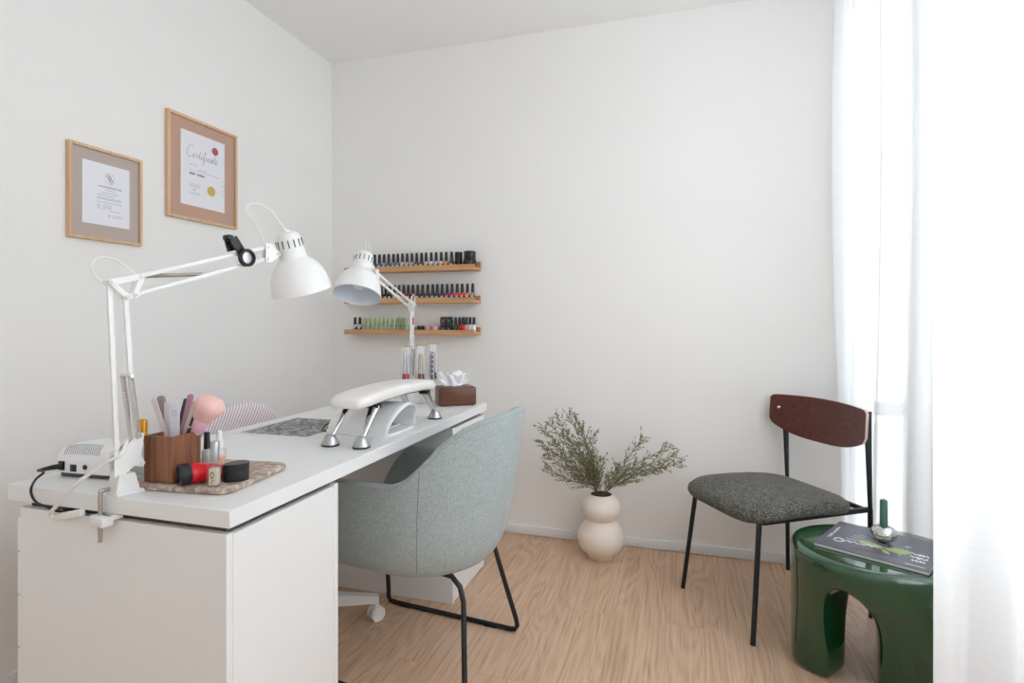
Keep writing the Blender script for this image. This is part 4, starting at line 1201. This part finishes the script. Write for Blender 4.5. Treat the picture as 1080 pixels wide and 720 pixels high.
# ------------------------------------------------------------------ things at the near end of the desk
TRZ = math.radians(6)
trc = Vector((-1.072, 1.068, DT))
t = thing('stone_tray', 'speckled brown stone tray with rounded corners at the near end of the desk', 'tray', trc + Vector((0, 0, .0005)), TRZ)
m = MB(); pr_ = rrect(.268, .236, .028, 7)
vs = []; 
for k, (ins, z) in enumerate(((.004, 0), (0, .004), (0, .011), (.0035, .0145))):
    vs += [(x * (1 - ins / .13), y * (1 - ins / .118), z) for x, y in pr_]
n = len(pr_)
m._new(vs, [(k * n + i, k * n + (i + 1) % n, (k + 1) * n + (i + 1) % n, (k + 1) * n + i) for k in range(3) for i in range(n)] + [tuple(range(n))[::-1], tuple(range(3 * n, 4 * n))])
m.build('slab', 'stone', t)
ZT = DT + .0153
# walnut pen box
BXC = Vector((-1.111, 1.000, ZT)); BRZ = math.radians(2)
t = thing('pen_box', 'square striped walnut box on the stone tray, full of nail files', 'box', BXC, BRZ)
m = MB(); hb_ = .0395; H_ = .103
for sx, sy, wx, wy in ((0, -1, 2 * hb_, .006), (0, 1, 2 * hb_, .006), (-1, 0, .006, 2 * hb_ - .012), (1, 0, .006, 2 * hb_ - .012)):
    m.box((sx * (hb_ - .003), sy * (hb_ - .003), H_ / 2), (wx, wy, H_), bev=.0008, seg=1)
m.box((0, 0, .004), (2 * hb_ - .012, 2 * hb_ - .012, .008)); m.build('box_body', 'walnut', t)
def file_bar(name, label, cat, col, px0, py0, px1, py1, dep_, wd, th, face=None, tip=True):
    a, b = at(px0, py0, dep_), at(px1, py1, dep_)
    dd = (b - a).normalized()
    # carry on down inside the box
    k = (a.z - (ZT + .02)) / max(dd.z, .2); a2 = a - dd * min(k, .05)
    t = thing(name, label, cat, a2, 0, 'tools standing in the walnut box')
    L_ = (b - a2).length; x = Vector((1, 0, 0)) if face is None else Vector(face); y = dd.cross(x).normalized(); x = y.cross(dd).normalized()
    T = Matrix((x, y, dd)).transposed().to_4x4()
    m = MB(); pts = [(-wd / 2, 0), (wd / 2, 0), (wd / 2, L_ - wd * .45)] + [(wd / 2 * math.cos(q), L_ - wd * .45 + wd * .45 * math.sin(q)) for q in np.linspace(.3, PI - .3, 6)] + [(-wd / 2, L_ - wd * .45)]
    m.prism(pts, th, T @ Matrix(((1, 0, 0, 0), (0, 0, 1, -th / 2), (0, 1, 0, 0), (0, 0, 0, 1))))
    m.build('file_body', col, t); return t, T, L_
FX = (.96, .29, 0)
file_bar('nail_file', 'pale pink nail file leaning left in the walnut box', 'nail file', 'palepink', 172.5, 452, 161.5, 420, 1.295, .012, .003, FX)
file_bar('nail_buffer', 'taupe nail buffer, second from the left in the walnut box', 'nail file', 'taupe', 174, 448, 169.5, 417, 1.315, .018, .006, FX)
t_, T_, L_ = file_bar('nail_file', 'wide white nail file in the middle of the walnut box', 'nail file', 'filewhite', 184.5, 462, 184.5, 421, 1.29, .021, .004, FX)
m = MB(); m.tube([(T_ @ Vector((.0045 * math.cos(a / 16 * 2 * PI), -.0024, L_ - .032 + .006 * math.sin(a / 16 * 2 * PI)))) for a in range(16)], .0005, 4, closed=True); m.build('round_mark', 'inkpale', t_)
file_bar('nail_file', 'white nail file left of the widest one in the walnut box', 'nail file', 'filewhite', 177.5, 462, 177, 423, 1.305, .015, .004, FX)
file_bar('nail_file', 'dark slanted nail file right of the wide white one in the walnut box', 'nail file', 'darkgrey', 190.5, 444, 196.5, 420, 1.33, .010, .003, FX)
file_bar('nail_file', 'mauve nail file slanting right in the walnut box', 'nail file', 'mauve', 193, 455, 201.5, 415.5, 1.31, .013, .004, FX)
file_bar('nail_file', 'cream nail file between the mauve one and pink brush in the walnut box', 'nail file', 'cream', 195, 457, 206, 423, 1.30, .010, .003, FX)
def pen(label, px0, py0, px1, py1, dep_, r):
    a, b = at(px0, py0, dep_), at(px1, py1, dep_); dd = (b - a).normalized(); a2 = a - dd * .035
    t = thing('nail_brush', label, 'brush', a2, 0, 'tools standing in the walnut box')
    L_ = (b - a2).length; T = axis_T((0, 0, 0), dd)
    m = MB(); m.lathe([(0, 0), (r, 0), (r, L_ * .7), (r * .8, L_ * .72), (r * .6, L_ * .98), (0, L_)], 12, T); m.build('handle', 'black', t)
    m = MB(); m.lathe([(r * 1.05, L_ * .68), (r * 1.1, L_ * .70), (r * .9, L_ * .73), (r * .8, L_ * .69)], 12, T); m.build('metal_band', 'silver', t)
pen('black nail art brush in front of the pink brush in the walnut box', 197.5, 458, 203.5, 440, 1.285, .0035)
pen('slim dark nail art brush leaning behind the cream file in the walnut box', 199, 456, 206.5, 424, 1.30, .0016)
# powder brush
a, b = at(205.5, 457, 1.30), at(221, 428, 1.30); dd = (b - a).normalized(); T = axis_T((0, 0, 0), dd)
t = thing('powder_brush', 'fluffy pink powder brush standing in the walnut box', 'brush', a - dd * .03, 0, 'tools standing in the walnut box')
m = MB(); m.lathe([(0, 0), (.008, .002), (.010, .03), (.0175, .047), (.0185, .052), (.0185, .066), (.015, .067), (0, .067)], 24, T); m.build('handle', 'pink', t)
m = MB(); m.lathe([(.0150, .060), (.0205, .072), (.029, .090), (.0325, .102), (.031, .112), (.022, .121), (.010, .1245), (0, .125)], 32, T)
for v in m.bm.verts: v.co += Vector((rnd.gauss(0, .0006), rnd.gauss(0, .0006), rnd.gauss(0, .0006)))
m.build('bristles', 'pinkfluff', t, sharp=90)
# bottle with amber cap behind the box
t = thing('cap_bottle', 'grey frosted bottle with an amber cap behind the walnut box', 'bottle', (-1.272, 1.055, DT + .0005))
m = MB(); m.lathe([(0, 0), (.028, 0), (.030, .003), (.030, .055), (.026, .064), (.013, .070), (.012, .078), (0, .078)], 28); m.build('bottle_body', 'frost', t)
m = MB(); m.lathe([(0, .076), (.0130, .076), (.0130, .128), (.0122, .130), (.0105, .1305), (.009, .127), (0, .127)], 24); m.build('cap', 'gold', t)
# small black-capped bottle behind the box
t = thing('dropper_bottle', 'small clear bottle with a black cap, behind the right side of the walnut box', 'bottle', (-1.128, 1.112, ZT))
m = MB(); m.lathe([(0, 0), (.0115, 0), (.012, .002), (.012, .036), (.008, .042), (0, .042)], 20); m.build('bottle_body', 'frost', t)
m = MB(); m.lathe([(0, .042), (.0075, .042), (.0068, .082), (.006, .083), (0, .083)], 16); m.build('cap', 'black', t)
# silver-capped clear bottle with a gold flower
p = onz(226.5, 512.5, ZT)
t = thing('oil_bottle', 'clear bottle with tall silver cap and gold flower, front of the stone tray', 'bottle', p, math.radians(20))
m = MB(); m.box((0, 0, .0265), (.0255, .0255, .053), bev=.003); bd_ = m.build('bottle_body', 'clearglass', t)
m = MB(); m.box((0, 0, .022), (.0185, .0185, .036), bev=.002); m.build('oil', colmat('#cfccc0', .2), bd_)
m = MB(); m.lathe([(0, .053), (.0088, .053), (.0092, .056), (.0092, .096), (.0086, .0975), (0, .0975)], 24); m.build('cap', 'silver', t)
m = MB()
for k in range(6):
    a = k / 6 * 2 * PI
    m.box((math.cos(a) * .0038, -.0130, .027 + math.sin(a) * .0055), (.0034, .0005, .0034))
m.box((0, -.0130, .014), (.0012, .0005, .018)); m.box((-.003, -.0130, .012), (.004, .0005, .0015)); m.box((.003, -.0130, .016), (.004, .0005, .0015)); m.build('flower_print', 'gold', bd_)
# white-capped bottle with peach contents
t = thing('serum_bottle', 'clear bottle with white cap and peach liquid, behind the silver-capped one', 'bottle', (-1.056, 1.078, ZT))
m = MB(); m.lathe([(0, 0), (.0135, 0), (.0145, .002), (.0145, .050), (.010, .056), (.007, .058), (0, .058)], 24); bd_ = m.build('bottle_body', 'clearglass', t)
m = MB(); m.lathe([(0, .003), (.012, .003), (.012, .036), (0, .036)], 20); m.build('liquid', 'peach', bd_)
m = MB(); m.lathe([(0, .056), (.0085, .056), (.0085, .075), (.0062, .077), (.0062, .096), (.005, .0975), (0, .0975)], 20); m.build('cap', 'white_plastic', t)
# red tube lying down with a black cap
ra = at(188, 502, 1.213); ra.z = ZT + .0245; rb = ra + RT * .076 + FW * .078; rb.z = ZT + .0225
dd = (rb - ra).normalized(); L_ = (rb - ra).length
t = thing('cream_tube', 'shiny red tube with a black cap lying on the stone tray', 'tube', (ra + rb) / 2)
T = axis_T(ra - (ra + rb) / 2, dd)
m = MB(); R = .0235
m.lathe([(0, .004), (R * .72, .004), (R * .76, 0), (R * .97, .001), (R, .004), (R, .021), (R * .95, .0225), (0, .0225)], 32, T); m.build('cap', 'black', t)
m = MB()
def tub_fn(u, v):
    a = u * 2 * PI; f = v; r = R * .93
    up2 = Vector((0, 0, 1)); sd = dd.cross(up2).normalized(); up2 = sd.cross(dd)
    zz = lerp(r, .009, f ** 1.6); xx = lerp(r, .027, f ** 1.4); dz = -(r - zz) * .55
    return (ra - (ra + rb) / 2) + dd * lerp(.0225, L_, f) + sd * math.cos(a) * xx + up2 * (math.sin(a) * zz + dz)
m.grid(tub_fn, 28, 14, wrapu=True); m.build('tube_body', 'red', t)
# black oval pot
p = onz(250.8, 505.5, ZT)
t = thing('oval_pot', 'matte black oval pot with lid on the right side of the stone tray', 'pot', p, math.radians(60))
m = MB(); ov = [(.0265 * math.cos(a) - .0035 * math.cos(2 * a), .021 * math.sin(a)) for a in np.linspace(0, 2 * PI, 37)[:-1]]
m.prism(ov, .0255); m.build('pot_body', 'black', t)
m = MB(); m.prism([(x * 1.03, y * 1.03) for x, y in ov], .0125, z0=.0262); m.build('lid', 'black', t)

# white table machine with vents and its black lead
t = thing('nail_drill_unit', 'small white machine with curved vents on the near left of the desk', 'machine', (-1.362, 1.035, DT + .0005), math.radians(4))
hx, hy, hh = .082, .056, .078
def dome(u, v):
    y = lerp(-hx, hx, u); f = v * 2 - 1
    a = f * PI / 2
    n = 3.4
    return (y, hy * math.copysign(abs(math.sin(a)) ** (2 / n * 1.0), math.sin(a)) * (1 - .0 * u), .010 + (hh - .010 - .010 * abs(2 * u - 1) ** 3) * abs(math.cos(a)) ** (2 / n))
m = MB(); m.grid(dome, 15, 41)
e0 = [dome(0, j / 40) for j in range(41)]; e1 = [dome(1, j / 40) for j in range(41)]
m._new(e0, [tuple(range(41))]); m._new(e1, [tuple(range(41))]); bmesh.ops.remove_doubles(m.bm, verts=m.bm.verts, dist=.0003)
bd_ = m.build('housing', 'white_plastic', t, sharp=60)
m = MB(); m.box((0, 0, .006), (2 * hx - .012, 2 * hy - .008, .012), bev=.003); m.build('base', 'darkgrey', t)
m = MB()
for k in range(17):
    u = .06 + .62 * k / 16
    pts = [Vector(dome(u + .05 * (1 - j / 8), .16 + .22 * j / 8)) + Vector((0, -.0003, .0004)) for j in range(9)]
    m.tube(pts, .0007, 4)
m.build('vent_slots', 'inkpale', bd_)
m = MB(); m.box((-.032, -hy + .0005, .022), (.018, .004, .017), bev=.001); m.tube([(.003, -hy + .004, .026), (.003, -hy - .0015, .026)], .006, 14); m.box((-.068, -hy + .002, .026), (.020, .006, .022), bev=.002); m.build('sockets', 'black', bd_)
R4 = Matrix.Translation(t.location) @ Rz(t.rotation_euler.z)
pl0 = R4 @ Vector((-.068, -hy - .001, .026))
t = thing('power_lead', 'black power lead plugged into the small white machine, drooping over the desk edge', 'cable', pl0)
m = MB(); m.tube([pl0 + Vector((.006, -.0, 0)), pl0 + Vector((-.006, -.012, -.001)), pl0 + Vector((-.022, -.022, -.004))], [.0068, .0064, .0048], 12)
m.tube([pl0 + Vector((-.022, -.022, -.004)), pl0 + Vector((-.034, -.029, -.007))], [.0045, .003], 10); m.build('plug', 'black', t, world=True)
m = MB(); m.tube(spline([pl0 + Vector((-.033, -.0285, -.0068)), onz(46, 498, .765), onz(38, 505, .757), at(33, 514, 1.245), at(33.5, 522, 1.238), at(39, 530, 1.228), at(49, 534, 1.220), (-1.300, .884, .7035), (-1.285, .905, .7032)], 8), .0027, 8); m.build('cord', 'black', t, world=True)

# ------------------------------------------------------------------ middle of the desk: marbled mat, arm rest, curing lamp
mx0, mx1, my0, my1 = -1.425, -1.135, 1.512, 1.832
t = thing('desk_mat', 'flat grey marbled sheet with a white border lying on the desk', 'mat', ((mx0 + mx1) / 2, (my0 + my1) / 2, DT + .0003))
m = MB(); m.box((0, 0, .0008), (mx1 - mx0, my1 - my0, .0016), bev=.0004, seg=1); m.build('border_sheet', 'white_plastic', t)
m = MB(); m.box((0, 0, .0018), (mx1 - mx0 - .030, my1 - my0 - .030, .0008)); m.build('print', 'marble', t)

ax0, ax1, ay0, ay1 = -1.022, -.886, 1.440, 1.975
acx, acy = (ax0 + ax1) / 2, (ay0 + ay1) / 2
t = thing('arm_rest', 'white padded manicure arm rest on splayed chrome legs', 'arm rest', (acx, acy, DT + .0005))
def ztop(y): f = y / ((ay1 - ay0) / 2); return .126 + .015 * (1 - f * f)
pprof = [(0, -.015), (.80, -.015), (.93, -.0135), (.985, -.006), (1.0, .001), (.99, .008), (.95, .0135), (.86, .018), (.7, .0205), (.4, .0218), (0, .022)]
def pad(u, v):
    a = u * 2 * PI; n = 6; ca, sa = math.cos(a), math.sin(a)
    ex = math.copysign(abs(ca) ** (2 / n), ca); ey = math.copysign(abs(sa) ** (2 / n), sa)
    i = v * (len(pprof) - 1); k = min(int(i), len(pprof) - 2); f = i - k
    r = lerp(pprof[k][0], pprof[k + 1][0], f); z = lerp(pprof[k][1], pprof[k + 1][1], f)
    hx_, hy_ = (ax1 - ax0) / 2, (ay1 - ay0) / 2
    x = ex * (hx_ - (1 - r) * hx_); y = ey * (hy_ - (1 - r) * hx_) if r > .02 else ey * (hy_ - hx_) * r / .02
    return (x, y, ztop(y) + z)
m = MB(); m.grid(pad, 80, 41, wrapu=True); bmesh.ops.remove_doubles(m.bm, verts=m.bm.verts, dist=.0003); m.build('cushion', 'white_leather', t, sharp=70)
m = MB(); m.grid(lambda u, v: ((u - .5) * .10, (v - .5) * .44, ztop((v - .5) * .44) - .0165), 2, 12); m.grid(lambda u, v: ((u - .5) * .10, (v - .5) * .44, ztop((v - .5) * .44) - .0195), 2, 12); m.build('under_plate', 'navybase', t)
for sx in (-1, 1):
    for sy in (-1, 1):
        fy = sy * .258; ty = sy * .178; x = sx * .053; zt_ = ztop(ty) - .0185
        m = MB(); a, b = Vector((x, fy, .022)), Vector((x * .92, ty, zt_ - .004))
        pts = [a, a.lerp(b, .35) + Vector((0, -sy * .001, 0)), a.lerp(b, .7), b]
        dd = (b - a).normalized(); sd = Vector((1, 0, 0)); fd_ = dd.cross(sd)
        vs = []
        for p, wx, wy in zip(pts, (.0085, .011, .0145, .018), (.007, .008, .009, .010)):
            vs += [p + sd * wx * math.cos(k / 14 * 2 * PI) + fd_ * wy * math.sin(k / 14 * 2 * PI) for k in range(14)]
        m._new(vs, [(i * 14 + k, i * 14 + (k + 1) % 14, i * 14 + 14 + (k + 1) % 14, i * 14 + 14 + k) for i in range(3) for k in range(14)] + [tuple(range(14)), tuple(range(42, 56))])
        lg = m.build('leg', 'chrome', t)
        T = T3(x, fy, 0)
        m = MB(); m.lathe([(0, .005), (.0255, .005), (.0245, .010), (.0178, .023), (.0155, .030), (.012, .033), (0, .033)], 28, T); m.build('foot', 'silver', lg)
        m = MB(); m.lathe([(0, 0), (.0245, 0), (.0265, .0015), (.0265, .0048), (.0255, .0055), (0, .0055)], 28, T); m.build('foot_pad', 'navybase', lg)
        m = MB(); m.box((x * .92, ty - sy * .002, zt_ - .004), (.034, .030, .014), bev=.003); m.build('hinge', 'black', lg)

t = thing('curing_lamp', 'white domed nail curing lamp on the desk under the arm rest', 'nail lamp', (-1.015, 1.700, DT + .0005), 0)
# local: opening towards +x
def uv_sec(x):
    f = (x + .125) / .235
    hwid = .104 * (1 - .30 * (1 - min(1, f * 1.7)) ** 2); hh_ = .092 * (1 - .52 * (1 - min(1, f * 1.5)) ** 2)
    return hwid, hh_
def uv(u, v, th=0):
    a = lerp(0, PI, v); top_in = -.030 * math.sin(a) ** 1.2
    x = lerp(-.125, .110 - top_in, u); hwid, hh_ = uv_sec(x); hwid -= th; hh_ -= th
    return (x, hwid * math.copysign(abs(math.cos(a)) ** 1.15, math.cos(a)), .008 + hh_ * math.sin(a) ** .9)
m = MB().use('white_gloss')
m.grid(lambda u, v: uv(u, v), 24, 33); m.grid(lambda u, v: uv(.03 + .97 * u, v, .012), 24, 33)
o1 = [uv(1, j / 32) for j in range(33)]; o2 = [uv(1, j / 32, .012) for j in range(33)]; mid = [(a[0] + .005, (a[1] + b[1]) / 2, (a[2] + b[2]) / 2) for a, b in zip(o1, o2)]
m._new(o1 + mid + o2, [(i, i + 1, 34 + i, 33 + i) for i in range(32)] + [(33 + i, 34 + i, 67 + i, 66 + i) for i in range(32)])
bk_ = [uv(0, j / 32) for j in range(33)]; m._new(bk_, [tuple(range(33))])
bmesh.ops.remove_doubles(m.bm, verts=m.bm.verts, dist=.0003); hs = m.build('housing', 'white_gloss', t, sharp=60)
m = MB(); pts = [(x * 1.0 - .005, y) for x, y in rrect(.250, .218, .05, 8)]; m.prism(pts, .008); m.build('base_plate', 'white_plastic', t)
m = MB(); m.box((-.02, .0, .0095), (.17, .16, .003)); m.build('reflector', 'shade_in', t)
m = MB(); m.tube([(-.108, -.01, .07), (-.095, -.01, .083)], .012, 14); m.build('button', 'silver', hs)
m = MB(); m.tube([(.015, .0, .0125), (.015, 0, .03)], .004, 10); m.build('sensor', 'silver', t)
t = thing('power_lead', 'short black cable loop by the marbled sheet, behind the curing lamp', 'cable', (-1.15, 1.66, DT + .0005))
m = MB(); m.tube(spline([(-1.142, 1.66, .758), (-1.155, 1.665, .7665), (-1.166, 1.65, .762), (-1.165, 1.63, .7485), (-1.150, 1.618, .7482), (-1.13, 1.622, .7482)], 6), .0024, 8); m.build('cord', 'black', t, world=True)

# ------------------------------------------------------------------ far end of the desk: tissue box, glasses with tools
e1 = Vector((.819, .574, 0)); e2 = Vector((-.574, .819, 0)); TBN = Vector((-1.004, 2.232, DT))
TW, TD, TH = .168, .112, .082
tc_ = TBN + e1 * TW / 2 + e2 * TD / 2
t = thing('tissue_box', 'rounded walnut tissue box at the far right corner of the desk', 'tissue box', tc_ + Vector((0, 0, .0005)), math.atan2(.574, .819))
m = MB(); m.box((0, 0, TH / 2), (TW, TD, TH), bev=.011, seg=4); m.build('box_body', 'tissuewood', t, sharp=60)
m = MB(); m.prism([(x * 1, y) for x, y in rrect(.11, .028, .0135, 6)], .0006, z0=TH); m.build('slot', 'black', t)
def tis(u, v):
    x = (u - .5) * lerp(.070, .165, v ** .8); z = TH + .0005 + .062 * v * (1 - .32 * abs(u - .42) ** 1.3 * 2.0) + .010 * math.sin(u * 11 + .6) * v
    y = .016 * math.sin(u * 9.0 + 2.2 * v) * (.35 + v) + .010 * math.sin(u * 21 + 4 * v) * v + .012 * v
    return (x - .012 + .01 * v, y - .004, z)
tt = thing('tissue', 'crumpled white tissue pulled up from the walnut box', 'tissue', t.location, t.rotation_euler.z)
m = MB(); m.grid(tis, 46, 14)
m.grid(lambda u, v: (tis(u, v)[0] * .8 - .004, -tis(u, v)[1] * .8 + .006, TH + .0005 + (tis(1 - u, v)[2] - TH) * .86), 40, 12); m.build('sheet', 'tissue', tt, sharp=180)

def gold_glass(px, Y, rimz, r, label):
    x = px_on(px, Y)
    t = thing('footed_glass', label, 'glass', (x, Y, DT + .0005), 0, 'gold-rimmed glasses')
    hgt = rimz - DT
    m = MB()
    m.lathe([(0, 0), (r * .95, 0), (r * .95, .002), (.008, .007), (.0055, .014), (.0055, .086), (.012, .092), (r * .92, .100), (r, .114), (r * .96, hgt)], 28)
    m.lathe([(r * .92, hgt), (r * .95, .116), (r * .85, .106), (0, .102)], 28); m.build('glass_body', 'clearglass', t)
    m = MB(); m.tube([(r * .955 * math.cos(a / 32 * 2 * PI), r * .955 * math.sin(a / 32 * 2 * PI), hgt) for a in range(32)], .0016, 6, closed=True); m.build('gold_rim', 'goldrim', t)
    return x, Y
def stick(cx, cy, dx, dy, lx, ly, h, r, c1, c2, label, group):
    t = thing('nail_tool', label, 'nail tool', (cx + dx, cy + dy, DT + .1055), 0, group)
    T = axis_T((0, 0, 0), (lx, ly, h)); L_ = math.sqrt(lx * lx + ly * ly + h * h)
    m = MB(); m.lathe([(0, .030), (r, .030), (r, L_ * .92), (r * .6, L_), (0, L_)], 12, T); m.build('handle', c1, t)
    m = MB(); m.lathe([(0, 0), (r * .9, 0), (r * 1.05, .004), (r * 1.05, .030), (0, .030)], 12, T); m.build('tip', c2, t)
M['brownend'] = mat('copper_brown', '#8c5138', .4, .3)
g1 = gold_glass(428.2, 2.280, 1.003, .0265, 'gold-rimmed clear glass left of the far lamp post, holding red-ended tools')
g2 = gold_glass(444.0, 2.300, 1.008, .0265, 'gold-rimmed clear glass between the other two, holding brown-ended tools')
g3 = gold_glass(456.6, 2.378, 1.013, .0285, 'gold-rimmed clear glass nearest the tissue box, holding white tools')
L1 = 'white tool with a red end in the glass left of the far lamp post'
L2 = 'cream tool with a brown end in the middle gold-rimmed glass'
L3 = 'white tool with a brownish end in the glass nearest the tissue box'
for dx, dy, lx, ly in ((-.012, -.004, .006, .002), (.001, -.010, -.004, .004), (.011, .002, -.006, .0)): stick(*g1, dx, dy, lx, ly, .135, .0052, 'filewhite', 'red', L1, 'red-ended tools')
for dx, dy, lx, ly in ((-.010, -.004, .004, .002), (.002, -.010, .002, .004), (.011, .002, -.002, .0)): stick(*g2, dx, dy, lx, ly, .120, .0048, 'cream', 'brownend', L2, 'brown-ended tools')
for k, (dx, dy, lx, ly) in enumerate(((-.013, -.004, .0, .002), (.012, .002, .002, .0))): stick(*g3, dx, dy, lx, ly, .130, .0058, 'filewhite', 'brownend' if k else 'filewhite', L3 if k else 'all-white tool on the left in the glass nearest the tissue box', 'tools in the right glass')
t = thing('nail_tool', 'dark speckled tool in the glass nearest the tissue box', 'nail tool', (g3[0] + .0, g3[1] - .010, DT + .1055), 0, 'tools in the right glass')
m = MB(); m.tube([(0, 0, 0), (.001, .004, .125)], .005, 10); m.build('handle', mk and 'darkgrey', t)
for k in range(5):
    m = MB(); m.tube([(.0002 * k, .0032 * k / 5 , .02 + .022 * k), (.0002 * k, .0032 * k / 5, .030 + .022 * k)], .0054, 10); m.build('band', 'label', t)
